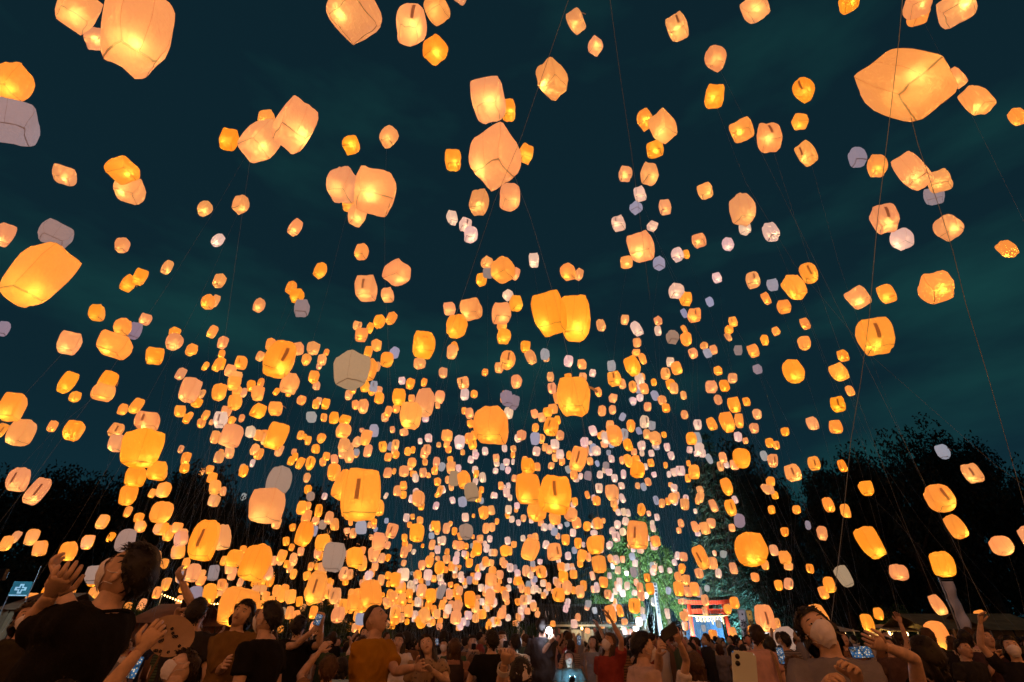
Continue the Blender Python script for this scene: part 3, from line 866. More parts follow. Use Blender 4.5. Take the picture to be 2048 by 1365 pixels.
# ---------------------------------------------------------------- lanterns: where each one floats
# columns: centre x, centre y, width, height as seen in the photograph (2048 wide), kind letters, |landmark name
# o orange, p peach, k pale pink, g unlit grey, b unlit bluish, d unlit tan; t = dark tag strip; s = true size factor; r = roll
LANTERNS = """
158 20 91 98 p|peach lantern cut by the top left edge
275 55 140 195 p r-8|huge peach lantern at the top left edge
191 78 46 48 p
18 166 98 80 o|orange lantern cut by the upper left edge
18 240 118 100 g|big unlit grey lantern at the left edge
129 350 47 41 p
244 341 68 55 o
259 379 62 58 p
410 418 30 33 p
481 410 34 39 p
458 279 38 46 o
521 282 86 104 p|left lantern of the big peach pair
590 250 88 122 p r5|right lantern of the big peach pair
533 240 34 40 o s0.95
708 28 104 98 p|wide peach lantern cut by the top edge
823 50 58 90 pt|tall tagged lantern near the top edge
874 18 50 66 p
871 100 48 61 o
921 -8 30 28 p
702 291 34 39 o
778 274 37 50 p
976 200 68 91 p
1016 221 28 58 o s0.9
906 321 31 43 o
990 314 98 132 p|big peach lantern in the upper middle
684 370 60 71 p
750 383 80 97 p|peach lantern with the long front seam
716 428 38 52 p
697 410 24 28 o
958 405 38 56 p
1020 395 38 55 p s1.1
904 436 22 32 k
931 450 24 30 kt
942 470 26 33 k
590 455 30 38 p
1152 43 38 58 p
1191 92 29 42 p
1104 158 61 84 p|peach lantern touching the upper long string
1354 53 44 60 pt
1510 15 58 62 p
1431 118 42 56 p
1429 193 38 48 o
1483 260 48 47 o
1290 240 32 62 o s0.95
1326 252 54 70 p
1310 299 33 33 o
1299 348 35 51 p
1251 348 26 32 p
1280 388 25 32 k
1272 416 25 28 b
1330 415 24 31 p
1410 382 31 34 p
1485 420 51 64 p
1490 456 24 30 k
1237 447 27 33 kt
1305 453 22 23 k
1052 308 29 43 o
1539 276 48 58 pt
1698 5 40 34 o
1836 12 58 52 p
1837 32 46 30 o
1914 16 78 60 p|peach lantern cut by the top right edge
1812 170 195 172 p r-26 y0.6|giant tilted peach lantern at the upper right
1912 156 46 62 p
1954 201 74 68 p|peach lantern beside the giant one
2035 234 40 52 o
1607 181 43 51 ot
1600 244 33 33 o
1612 307 45 53 pt
1715 315 37 42 g
1755 332 40 44 o
1825 342 82 84 p|round peach lantern under the giant one
1880 362 50 48 p
1868 391 41 38 g
1769 438 58 60 pt
1804 479 46 44 k
1897 456 60 52 p
2014 498 47 38 o
1542 464 34 38 k
10 470 46 64 p
112 468 68 56 g s1.15|unlit grey lantern behind the big orange one
80 550 158 132 o r7 y0.5|biggest orange lantern at the left edge
245 491 30 30 p
436 481 28 32 k
334 535 26 29 p
280 554 33 35 o
257 567 35 36 o
439 562 28 33 p
416 604 28 30 o
431 602 20 26 p
518 611 25 29 p
193 626 33 33 o
291 639 26 25 p
245 654 36 34 o
270 662 30 34 g
229 690 70 57 o r8|skewed orange lantern in the left cluster
139 686 50 48 p
350 665 24 22 o
349 684 35 34 p
310 712 36 35 o
425 664 23 26 o
446 686 23 26 p
383 700 25 26 o
482 726 25 27 ot
461 742 24 26 p
362 748 25 26 p
6 658 30 54 g
136 765 43 44 o
215 764 42 44 o
206 785 48 34 o s1.15
150 794 26 22 o
22 814 62 56 o|orange lantern above the left edge pair
42 866 60 52 p|peach lantern of the left edge pair
2 862 34 46 ot
105 853 24 24 o
148 862 44 41 o
245 819 22 23 o
273 812 32 31 o
294 842 50 38 pt
232 861 33 30 pt
234 887 37 34 p
285 897 86 78 o|fat orange lantern atop the left tree
314 942 40 38 o
271 954 44 41 o
257 991 38 40 o
327 980 32 31 o
304 987 17 19 o
36 960 48 46 pt
74 983 55 54 pt r10|tagged lantern over the dark left tree
381 781 46 50 p|peach lantern of the crowded left column
405 788 14 24 p
394 806 24 20 o
360 823 23 23 o
439 785 30 35 o
474 752 23 20 p
469 767 27 29 o
474 782 20 20 o
470 805 28 32 o
453 823 22 22 p
441 840 29 32 kt
464 841 17 16 o
403 847 18 20 o
462 872 48 46 p
431 875 22 26 p
501 864 21 24 k
362 899 14 17 pt
438 915 22 24 p
459 906 20 23 p
369 936 20 22 o
420 940 17 18 o
424 956 22 21 o
430 975 24 28 o
446 983 14 22 p
428 1002 26 24 p
487 943 20 24 o
505 927 12 16 k
487 994 13 16 b
205 1044 29 28 o
256 1024 20 22 o
278 1036 22 20 o
281 1054 24 23 o
323 1025 47 42 o
322 1057 32 27 o
338 1067 26 32 o
354 1056 25 22 o
364 1070 24 24 p
408 1082 62 78 ot r8|tall tagged lantern above the crowd at left
444 1075 36 50 p s1.2
557 962 52 58 d s1.1|dim tan lantern stacked on a peach one
534 1012 70 68 p|peach lantern under the dim tan one
559 719 64 73 ot r6|round tagged lantern left of centre
582 576 23 27 o
594 592 28 28 o
604 617 30 34 g
640 542 27 33 o
723 504 28 33 o
793 545 54 53 p
732 577 43 51 pt
775 590 25 30 p
759 644 24 28 o
783 637 23 30 o
715 652 18 20 pt
723 670 25 28 o
753 691 20 25 o
848 690 43 54 o|orange lantern with two small dark marks
842 727 19 20 p
597 698 21 26 p
627 697 26 27 p
613 720 20 24 o
644 720 18 23 p
520 713 18 21 p
628 754 22 25 o
704 741 70 78 d y0.8 r-6|big unlit tan lantern left of centre
738 740 34 60 o s0.95
754 734 14 23 p
774 720 25 30 o
789 706 20 24 b
886 746 17 22 p
926 766 23 25 pt
899 618 24 26 p
914 653 40 46 o
942 619 43 45 p
963 560 21 27 o
974 526 24 28 p
976 547 20 17 g
1006 540 46 53 o
1031 548 18 32 p
1016 591 22 24 k
1032 607 26 32 o
1003 627 37 42 p
1004 653 20 18 o
1008 673 27 31 o
1016 721 29 38 ot
998 736 17 21 p
579 768 38 42 p
516 787 26 30 o
516 822 34 30 o
603 801 19 20 o
551 818 28 28 o
652 808 17 22 o
623 835 21 22 b
553 872 50 55 o|orange lantern left of the middle columns
517 871 20 22 o
601 871 15 18 ot
668 836 19 24 o
690 840 24 18 o
687 862 30 30 o
688 891 24 28 p
685 909 16 18 p
643 877 19 20 o
631 898 17 19 o
714 884 19 22 p
702 895 13 18 p
733 876 24 31 o
748 862 19 25 b
724 861 10 10 p
713 905 12 14 b
588 904 11 13 p
582 922 16 18 o
601 927 20 24 o
621 927 20 28 ot
646 924 14 18 o
669 919 15 19 p
668 945 26 34 o
687 970 48 64 o s1.1
721 989 76 100 ot y0.1|big orange lantern with a long grey tag
758 1016 20 34 o
798 795 26 34 o
792 818 16 18 o
776 824 16 23 o
770 835 15 19 p
822 832 42 53 o|upright orange lantern in the middle trio
849 806 38 60 p s1.1
851 838 14 14 k
808 865 17 15 p
821 768 18 23 o
747 773 16 22 bt
757 783 16 20 p
939 827 17 22 p
941 848 14 17 o
982 851 66 74 o|large orange lantern in the middle
894 872 22 25 o
937 877 18 23 o
857 876 15 17 k
854 900 16 21 pt
781 893 13 18 g
776 915 15 17 o
792 910 14 16 o
815 903 13 17 o
826 900 10 14 o
824 926 18 20 o
850 925 11 13 ot
873 924 14 19 p
884 934 14 18 b
869 942 13 16 o
846 946 15 19 p
808 943 20 23 p
788 943 9 14 o
775 946 17 20 p
902 936 18 25 p
917 937 11 15 k
950 906 10 14 k
950 940 12 15 k
965 955 14 20 k
951 964 12 15 k
908 957 20 30 d
928 960 26 36 o
943 984 28 36 d
956 994 14 22 o
895 960 10 16 p
925 1004 17 21 b
963 980 10 14 o
963 1002 9 13 b
875 964 14 17 o
880 983 15 23 ot
837 998 24 30 p
794 982 15 21 p
806 990 14 16 o
772 992 10 13 k
905 1001 12 15 k
872 1012 13 16 k
967 1026 20 27 o
983 1021 14 19 p
947 1032 7 9 o
616 980 16 19 o
621 993 17 19 d
649 993 12 14 k
603 1016 21 27 o
613 1034 22 28 o
637 1022 16 26 ot
631 1042 16 19 p
658 1036 19 26 p
669 1049 18 24 o
646 1050 17 19 d
553 1046 20 25 p
641 1066 10 11 k
658 1064 10 13 p
608 1068 38 50 o
628 1062 16 24 b
645 1085 29 33 o
722 1055 22 27 b
701 1046 9 12 o
694 1062 13 12 p
706 1067 14 20 pt
739 1050 10 14 p
748 1044 12 13 o
751 1059 9 11 b
773 1042 9 11 b
813 1036 13 17 k
825 1034 9 12 o
819 1050 10 12 o
784 1062 25 30 pt
840 1042 13 15 o
834 1066 28 36 o
863 1056 10 15 k
874 1054 14 23 o
893 1057 15 21 p
909 1063 11 16 o
901 1048 9 11 o
863 1072 11 13 b
932 1064 27 32 d
946 1074 7 9 o
972 1057 14 21 p
984 1055 13 18 p
961 1076 11 12 p
979 1077 10 12 k
742 1075 9 11 p
758 1078 24 26 p
993 926 12 16 k
1013 925 13 15 k
1005 934 10 14 b
991 942 11 13 k
1016 941 12 15 k
1002 972 11 16 p
1009 976 7 12 k
1017 972 9 13 k
986 991 10 15 k
1020 996 9 13 k
1017 1020 13 18 k
1015 1032 10 13 o
1013 797 24 32 g
1028 805 22 30 g
1033 764 22 28 p
1101 754 14 19 p
1104 777 17 22 pt
1136 754 14 14 o
1166 755 15 18 pt
1147 794 62 76 o|large orange lantern with a flapping strip
1113 797 14 24 o
1229 758 27 31 ot
1244 768 16 22 p
1264 732 33 41 o
1272 706 16 14 o
1285 718 17 25 o
1223 732 17 22 b
1266 774 17 24 ot
1279 776 12 17 b
1331 748 19 24 pt
1353 737 23 27 o
1341 770 20 23 o
1367 791 13 18 p
1369 830 15 18 p
1051 694 19 24 o
1061 715 24 30 p
1090 709 18 23 b
1164 729 18 20 p
1068 521 20 29 k
1136 544 31 35 o
1158 549 18 26 p
1098 627 68 90 o r4|left lantern of the big orange pair
1150 637 58 90 o s1.1 r-4|right lantern of the big orange pair
1281 493 54 62 p|peach lantern right of the upper middle
1253 525 24 26 p
1318 527 23 29 b
1355 510 25 30 k
1373 509 13 23 o
1398 482 28 30 p
1456 489 24 27 k
1434 556 19 22 k
1419 604 17 20 b
1506 561 28 34 pt
1353 582 30 31 k
1371 598 25 29 o
1368 627 15 19 b
1388 631 26 29 ot
1250 640 16 20 p
1274 658 26 30 k
1316 642 17 20 p
1345 675 25 28 d
1372 679 23 28 o
1466 644 18 21 ot
1458 660 18 18 o
1456 674 16 19 pt
1408 692 16 16 p
1427 700 16 20 p
1386 707 19 22 pt
1415 707 18 19 b
1476 701 17 19 g
1506 702 25 27 o
1529 681 17 21 o
1436 742 17 19 o
1515 739 19 20 g
1465 757 19 20 p
1423 774 24 25 p
1449 772 21 23 o
1532 597 22 27 o
1545 570 23 25 b
1617 547 37 41 ot
1588 575 50 48 o r-10|leaning orange lantern right of centre
1568 614 28 28 o
1610 648 22 24 o
1552 663 17 19 o
1608 687 26 28 o
1587 743 43 45 o
1686 712 25 24 o
1678 744 40 37 o
1715 595 53 46 p r-12|tilted lantern by the long right string
1773 588 40 38 o
1872 575 70 64 o|orange lantern near the far right string
1750 673 75 74 ot|big orange lantern with a slanted dark tag
1700 782 20 21 o
1676 809 30 32 ot
1672 854 27 26 o
1625 847 26 26 p
1570 864 17 17 o
1539 886 17 19 o
1552 891 15 17 ot
1545 922 21 26 pt
1586 946 34 35 pt
1628 927 25 28 ot
1685 932 21 24 ot
1732 977 31 29 o
1885 904 31 29 b
1945 947 46 39 pt r-15
1880 997 62 54 ot r-15|six sided tagged lantern at far right
1912 1054 50 52 o r-10
1657 1010 26 31 o
1691 1022 22 27 o
1593 1020 17 17 o
1644 1067 22 28 p
1616 1051 12 18 g
1569 1064 16 18 ot
1541 964 18 20 o
1538 980 22 18 p
1550 991 14 16 o
1543 1020 15 17 o
1740 1086 64 78 o r-6|plain orange lantern low at the right
2082 1092 92 118 p|peach lantern cut by the lower right edge
1885 1129 52 50 o r-10
2003 1092 49 38 p r-15
1798 1145 38 32 p
1687 1153 39 43 d|unlit lantern low on the right string
1659 1170 26 31 o
1647 1186 23 25 o
1620 1138 16 19 ot
1557 1171 17 21 o
1577 1168 19 23 pt
1548 1101 19 22 p
1570 1116 25 27 o
1577 1133 18 16 p
1876 1210 39 40 p r-10
1877 1273 58 58 o|orange lantern beside the white banner at right
1966 1238 37 36 o r-12
1757 1228 21 24 o
1735 1246 30 34 o
1632 1240 60 60 o|orange lantern behind the masked head at right
1503 1099 64 66 o r-12|large slanted lantern above the torii banners
1530 1130 16 20 o
1467 1137 18 23 p
1510 1155 17 18 o
1401 1115 34 48 ot r-6|tagged orange lantern above the torii
1425 1127 20 24 p
1398 1147 18 20 p
1437 1147 13 19 k
1447 1109 14 15 b
1429 1107 9 12 p
1364 1138 15 21 o
1356 1154 15 20 o
1371 1161 17 22 p
1357 1178 21 29 o
1376 1184 18 20 p
1389 1179 20 28 o s1.1
1397 1184 15 22 d
1414 1177 11 14 b
1410 1201 16 23 pt
1410 1223 13 18 pt
1469 1206 20 24 o
1455 1219 17 20 o
1368 1233 18 20 p
1370 1252 13 18 ot
1365 1203 12 12 p
1426 1271 18 23 o
1407 1257 10 14 b
1437 1249 12 16 b
1466 1265 16 20 o
1505 1264 19 25 o
1530 1238 40 54 pt|tall tagged lantern right of the torii
1555 1247 13 22 ot
1568 1283 58 56 d s1.5|dim tan lantern rising from the crowd
1364 1270 12 13 b
1355 1112 12 18 k
1367 1114 16 18 p
1349 1125 11 13 k
1322 1139 11 14 k
1337 1182 11 15 b
1306 1144 13 15 p
1294 1156 13 17 ot
1267 1145 14 20 g
1270 1127 11 15 k
1245 1119 10 14 o
1233 1119 13 17 k
1236 1141 12 16 k
1219 1152 9 13 k
1239 1164 12 16 k
1254 1172 11 16 k
1231 1183 11 13 k
1245 1187 13 16 k
1280 1175 14 19 pt
1300 1178 18 23 o
1282 1192 15 20 p
1269 1186 11 12 k
1216 1189 15 18 pt
1222 1195 11 17 k
1230 1204 9 13 o
1269 1212 23 30 ot
1284 1222 11 16 k
1221 1229 23 36 ot|tagged pair lantern left of the torii
1240 1222 15 26 ot
1249 1244 13 13 p
1204 1232 9 13 o
1205 1251 10 14 o
1207 1165 18 22 o
1275 1070 40 54 ot|tagged orange lantern above the lit tree
1311 1083 20 22 o
1308 1092 16 18 k
1281 1101 14 12 k
1258 1093 8 12 p
1218 1092 12 15 k
1232 1074 17 21 kt
1250 1262 13 16 p
1239 1270 10 13 k
1261 1265 11 14 p
1272 1258 13 12 p
880 1085 9 14 p
864 1090 14 20 p
875 1100 12 17 k
845 1092 7 9 o
809 1076 12 16 o
810 1088 12 14 o
819 1096 11 16 p
809 1105 17 23 pt
894 1104 10 13 o
911 1086 8 10 o
922 1091 14 17 o
960 1079 13 18 p
980 1079 10 13 k
951 1086 10 10 o
954 1099 20 26 o
944 1092 7 12 b
970 1088 9 12 k
973 1097 12 17 k
914 1110 11 14 k
912 1121 13 17 k
933 1111 11 16 o
893 1119 15 18 p
864 1110 11 10 p
875 1117 10 10 p
859 1124 18 24 o
844 1131 15 20 p
879 1136 20 27 o
903 1129 9 11 o
912 1135 8 10 o
919 1136 8 15 o
956 1137 12 16 o
910 1151 10 13 p
923 1158 11 15 k
929 1164 12 14 o
939 1161 12 16 g
930 1172 9 10 k
837 1150 14 17 o
842 1162 10 11 o
856 1165 9 13 b
862 1156 9 10 g
824 1147 6 7 b
901 1170 11 12 o
843 1182 20 28 p
882 1184 20 30 g
862 1192 21 28 o
899 1189 14 20 p
919 1182 14 20 p
805 1175 14 20 o
819 1187 15 18 o
819 1172 8 10 o
804 1196 16 22 o
940 1200 22 33 o|narrow orange lantern above the middle crowd
951 1213 16 26 p
964 1204 10 14 k
962 1176 11 15 k
969 1212 9 12 o
980 1195 20 34 p
970 1186 10 16 p
985 1142 15 18 o
982 1160 23 26 p
1000 1150 14 18 p
1005 1123 12 16 p
1009 1102 18 22 o
1019 1102 11 18 o
1020 1136 13 18 kt
1030 1137 10 14 g
1035 1147 12 15 k
1052 1142 15 22 p
1066 1137 10 15 o
1080 1124 10 11 k
1046 1077 10 13 k
1061 1099 36 45 o|orange lantern in the lower middle
1092 1090 14 17 k
1109 1104 28 34 pt
1131 1080 16 21 o
1082 1144 21 25 ot
1066 1165 10 15 k
1073 1178 9 14 k
1086 1167 11 14 k
1097 1174 11 17 p
1092 1185 10 14 k
1042 1171 16 23 o
1055 1182 12 16 o
1047 1200 15 20 pt
1007 1181 13 16 o
1017 1177 11 14 k
1011 1192 15 22 p
1075 1229 11 13 p
1037 1235 11 17 p
1005 1227 15 22 p
1016 1236 11 14 k
1030 1247 10 11 o
965 1229 15 19 o
937 1231 15 17 k
935 1247 9 12 g
915 1214 19 27 p
912 1235 22 28 p
919 1254 10 11 o
902 1209 11 15 p
884 1210 14 19 o
891 1217 10 14 p
892 1230 12 14 p
868 1220 11 18 o
869 1229 9 10 o
857 1212 15 20 o
849 1232 24 32 p
865 1245 12 14 o
880 1242 11 13 o
841 1207 12 16 p
817 1222 18 26 o
832 1239 10 13 o
814 1244 10 13 o
804 1215 12 22 o
827 1207 8 11 o
803 1236 12 20 p
1117 1122 9 10 k
1122 1134 15 18 o
1127 1154 19 23 o
1147 1149 15 18 o
1136 1134 9 14 k
1144 1134 10 14 p
1111 1162 10 15 k
1117 1190 24 28 ot
1134 1176 20 28 p
1147 1181 11 15 o
1160 1184 18 25 p
1167 1172 13 21 o
1136 1204 10 13 k
1156 1087 15 22 o
1167 1090 7 13 k
1149 1101 11 14 b
1164 1112 19 25 o
1176 1115 13 21 o
1191 1090 34 37 o|seamed orange lantern above the far hall
1198 1129 28 34 o
1185 1152 12 18 ot
1187 1179 11 14 p
1193 1171 9 12 k
1149 1240 10 14 p
1156 1235 11 16 p
1175 1262 10 12 o
1146 1068 11 12 k
510 1125 66 72 o|large blurred orange lantern above the left crowd
535 1137 18 36 o
526 1161 15 18 o
469 1117 36 34 o
447 1122 15 19 o
427 1146 24 31 g
415 1140 16 18 o
668 1115 45 58 d|unlit mauve lantern over the crowd
710 1115 33 40 o
725 1130 18 24 o
757 1086 25 29 p
775 1091 13 15 p
750 1119 13 18 g
750 1134 14 16 p
645 1138 19 26 p
622 1134 13 18 o
558 1124 13 16 p
574 1129 14 16 o
587 1122 16 21 p
587 1149 15 21 o
632 1175 43 62 ot|tall tagged lantern over the capped head
614 1152 16 18 o
687 1147 19 25 pt
691 1164 13 15 o
704 1155 9 13 o
738 1152 18 20 k
762 1161 15 22 p
742 1188 40 54 o|orange lantern above the ochre shirt
717 1187 18 20 o
670 1192 24 32 pt
661 1204 12 20 o
707 1206 25 33 o
687 1215 22 32 ot
676 1230 27 32 p
801 1175 20 24 o
777 1168 10 13 o
784 1162 8 11 o
798 1156 9 12 p
790 1190 10 14 o
790 1204 12 15 o
791 1225 18 22 ot
772 1204 14 18 p
785 1250 12 18 o
481 1164 15 20 p
539 1166 13 17 o
444 1184 18 17 p
419 1188 28 40 o
477 1215 82 80 o r10|big orange lantern behind a dark haired head
510 1183 22 24 p
527 1181 14 20 p
520 1210 18 18 o
530 1198 8 14 o
554 1182 19 24 o
561 1172 10 12 k
564 1192 22 26 o
581 1194 22 29 o
542 1202 18 19 o
557 1214 11 14 o
565 1224 14 18 d
579 1226 18 26 o
627 1225 18 26 o
641 1226 12 14 o
721 1239 22 24 b
700 1255 14 20 o
617 1245 16 18 o
724 1217 22 18 o
746 1217 12 14 o
12 1087 30 40 o
32 1075 26 30 p
64 1075 33 32 o
80 1097 32 30 o
135 1103 39 37 o|orange lantern above the raised left hand
176 1085 29 28 o
222 1075 20 22 o
251 1081 43 44 d|dim lantern above the tall man in black
279 1120 26 20 o
308 1125 30 30 p
329 1128 18 20 o
356 1104 28 28 o
362 1078 28 30 p
188 1150 37 36 d
185 1167 22 14 o
372 1127 18 22 o
386 1146 32 36 p
406 1147 13 14 p
365 1155 22 26 g
333 1169 22 26 o
367 1176 20 22 o
392 1190 28 34 g
395 1214 24 18 o
402 1162 22 20 o
60 1205 33 36 o
92 1188 26 35 o
141 1188 24 30 o
190 1188 28 26 o
255 1216 20 26 o
352 1232 26 30 o
1069 828 15 19 p
1084 835 16 19 p
1095 825 18 19 o
1106 818 19 20 o
1102 854 29 36 ot
1115 841 13 18 o
1071 856 14 18 o
1120 871 16 20 p
1083 878 14 19 ot
1036 877 14 17 k
1110 889 17 20 k
1090 895 12 16 p
1099 900 14 18 p
1110 900 8 14 o
1073 903 16 19 k
1120 909 16 19 k
1110 916 12 16 p
1124 923 12 15 o
1027 898 12 14 p
1026 910 9 14 o
1026 924 7 12 k
1204 822 16 22 p
1225 820 14 19 p
1226 797 17 19 p
1265 803 14 17 b
1280 796 14 16 k
1295 814 15 18 p
1324 801 18 20 p
1245 834 14 17 b
1186 862 17 21 k
1220 850 16 17 p
1229 872 31 41 o
1209 877 12 20 k
1200 872 12 14 o
1209 889 15 15 p
1224 891 12 10 b
1256 890 20 25 o
1278 862 13 15 b
1294 869 15 20 p
1310 877 24 28 p
1328 870 11 13 o
1311 892 14 12 k
1283 892 16 20 k
1334 895 13 17 k
1303 907 12 14 k
1284 907 10 13 k
1268 904 12 14 pt
1342 912 14 17 k
1383 877 22 25 o
1424 848 22 31 o
1454 845 32 41 o
1478 842 18 32 o
1468 810 26 31 o
1493 804 16 17 ot
1436 800 17 20 p
1514 829 19 21 p
1508 857 19 20 p
1476 874 16 20 k
1491 882 12 13 p
1157 918 35 50 ot|tagged orange lantern right of the middle
1171 902 14 26 p
1138 911 11 18 o
1182 905 11 15 k
1180 923 13 16 p
1148 950 15 19 o
1161 953 10 13 k
1176 952 15 19 g
1152 960 13 10 k
1223 918 12 15 k
1212 931 13 14 g
1218 945 14 14 k
1209 941 9 12 k
1244 921 11 16 p
1256 922 18 27 o
1271 919 16 16 o
1275 940 28 32 o
1291 934 10 22 k
1247 949 11 20 k
1229 957 13 16 k
1296 964 14 17 p
1275 972 10 13 p
1287 974 12 16 b
1243 972 13 14 k
1198 977 15 19 kt
1224 986 26 32 p
1244 997 16 20 k
1228 1009 14 15 pt
1231 1017 11 13 o
1237 1025 13 14 k
1256 1026 11 15 k
1193 1002 16 19 o
1283 1022 17 21 ot
1314 1035 11 14 k
1251 1043 14 17 k
1235 1050 14 18 k
1306 1057 12 15 k
1246 1064 14 16 k
1226 1060 10 12 k
1331 931 9 13 o
1338 949 9 13 k
1348 945 14 17 k
1361 942 19 19 kt
1377 927 9 12 o
1388 944 22 28 o
1341 970 9 10 o
1348 977 14 17 k
1346 997 20 22 p
1355 991 9 14 p
1324 1007 13 18 p
1369 1009 18 23 p
1362 1047 13 17 p
1404 907 15 17 k
1418 918 16 21 b
1446 916 17 22 p
1441 933 14 20 pt
1453 929 12 17 k
1483 917 34 38 o|orange lantern right of the middle band
1469 930 18 20 p
1528 912 16 20 b
1453 974 25 35 o
1400 980 15 15 p
1400 995 17 23 p
1427 1012 20 26 p
1461 1016 24 33 ot
1470 1000 14 18 k
1479 1042 22 28 g
1464 1056 13 16 p
1390 1054 17 22 p
1410 1057 22 25 p
1422 1047 18 20 p
1396 1068 12 10 k
1530 978 18 26 p
1056 978 46 60 o|left lantern of the tagged middle pair
1110 990 62 76 ot|right lantern of the tagged middle pair
1074 1024 38 38 o s1.1
1110 1038 24 24 o s1.2
1056 932 26 30 o
1050 920 12 14 o
1029 957 12 15 p
1141 1029 26 28 p
1153 1046 19 23 p
1174 1053 15 19 o
1196 1047 20 24 o
1207 1042 9 11 o
1146 1010 10 12 k
1063 1042 10 10 k
1082 1047 12 12 p
1089 1055 14 16 k
1103 1054 13 14 k
1120 1053 10 12 k
1134 1049 10 11 b
1146 1066 12 16 k
1188 1066 14 12 k
1047 1037 11 15 p
1034 1012 11 14 k
"""

# ---------------------------------------------------------------- lanterns: shapes
FACES = [("side", 0, -1), ("side", 1, 1), ("side", 0, 1), ("side", 1, -1), ("top", 2, 1), ("bottom", 2, -1)]
def cube_point(axis, sgn, u, v):
    if axis == 0:
        return Vector((sgn, u * sgn, v))
    if axis == 1:
        return Vector((-u * sgn, sgn, v))
    return Vector((u * sgn, v, sgn)) if sgn > 0 else Vector((u, -v, -1.0)) * 1.0
def make_deform(seed):
    r = random.Random(seed)
    taper = r.uniform(-0.06, 0.10); bow = r.uniform(0.10, 0.26); bul = r.uniform(0.07, 0.15); lean = Vector((r.uniform(-.07, .07), r.uniform(-.07, .07)))
    dome = r.uniform(0.08, 0.20); off = Vector((r.uniform(-20, 20), r.uniform(-20, 20), r.uniform(-20, 20))); amp = r.uniform(0.06, 0.13)
    ears = {(a, b, c): r.uniform(-0.05, 0.05) for a in (-1, 1) for b in (-1, 1) for c in (-1, 1)}
    twist = r.uniform(-0.12, 0.12)
    pn = r.uniform(3.2, 5.5); cb = r.uniform(0.10, 0.38)
    def d(p):
        x, y, z = p
        corner = abs(x * y * z)
        q = p / (abs(x) ** pn + abs(y) ** pn + abs(z) ** pn) ** (1 / pn)
        q = q.lerp(p, cb * corner)
        s = (1 - bow * 0.95 * z * z) * (1 + taper * z)
        P = Vector((q.x * s, q.y * s, q.z * 1.12))
        for (a, b, c), e_ in ears.items():
            w = max(0, 1 - ((x - a) ** 2 + (y - b) ** 2 + (z - c) ** 2) / 0.35)
            if w > 0:
                k = e_ * w * w
                P += Vector((a, b, c * 0.9)) * k
        P.x += lean.x * z; P.y += lean.y * z
        ca, sa = math.cos(twist * z), math.sin(twist * z)
        P = Vector((P.x * ca - P.y * sa, P.x * sa + P.y * ca, P.z))
        n1 = mnoise.noise_vector(p * 1.15 + off)
        n2 = mnoise.noise_vector(p * 3.4 + off * 1.7)
        return P + n1 * amp + n2 * (0.020 + 0.03 * abs(z) ** 3)
    d.amp = amp
    return d
def grid_levels(n):
    us = [math.sin(math.pi / 2 * (2 * k / n - 1)) for k in range(n + 1)]
    return us
def face_grid(def_, axis, sgn, n):
    us = grid_levels(n)
    vs, fs, mi = [], [], []
    for i, v in enumerate(us):
        for j, u in enumerate(us):
            vs.append(def_(cube_point(axis, sgn, u, v)))
    for i in range(n):
        for j in range(n):
            a = i * (n + 1) + j
            fs.append((a, a + 1, a + n + 2, a + n + 1))
            mi.append(1 if (axis != 2 and i == 0) else 0)
    return vs, fs, mi
def edge_line(def_, a, b, n=9):
    return [def_(Vector(a).lerp(Vector(b), k / n)) * 1.004 for k in range(n + 1)]
NVAR = 18
LV = []
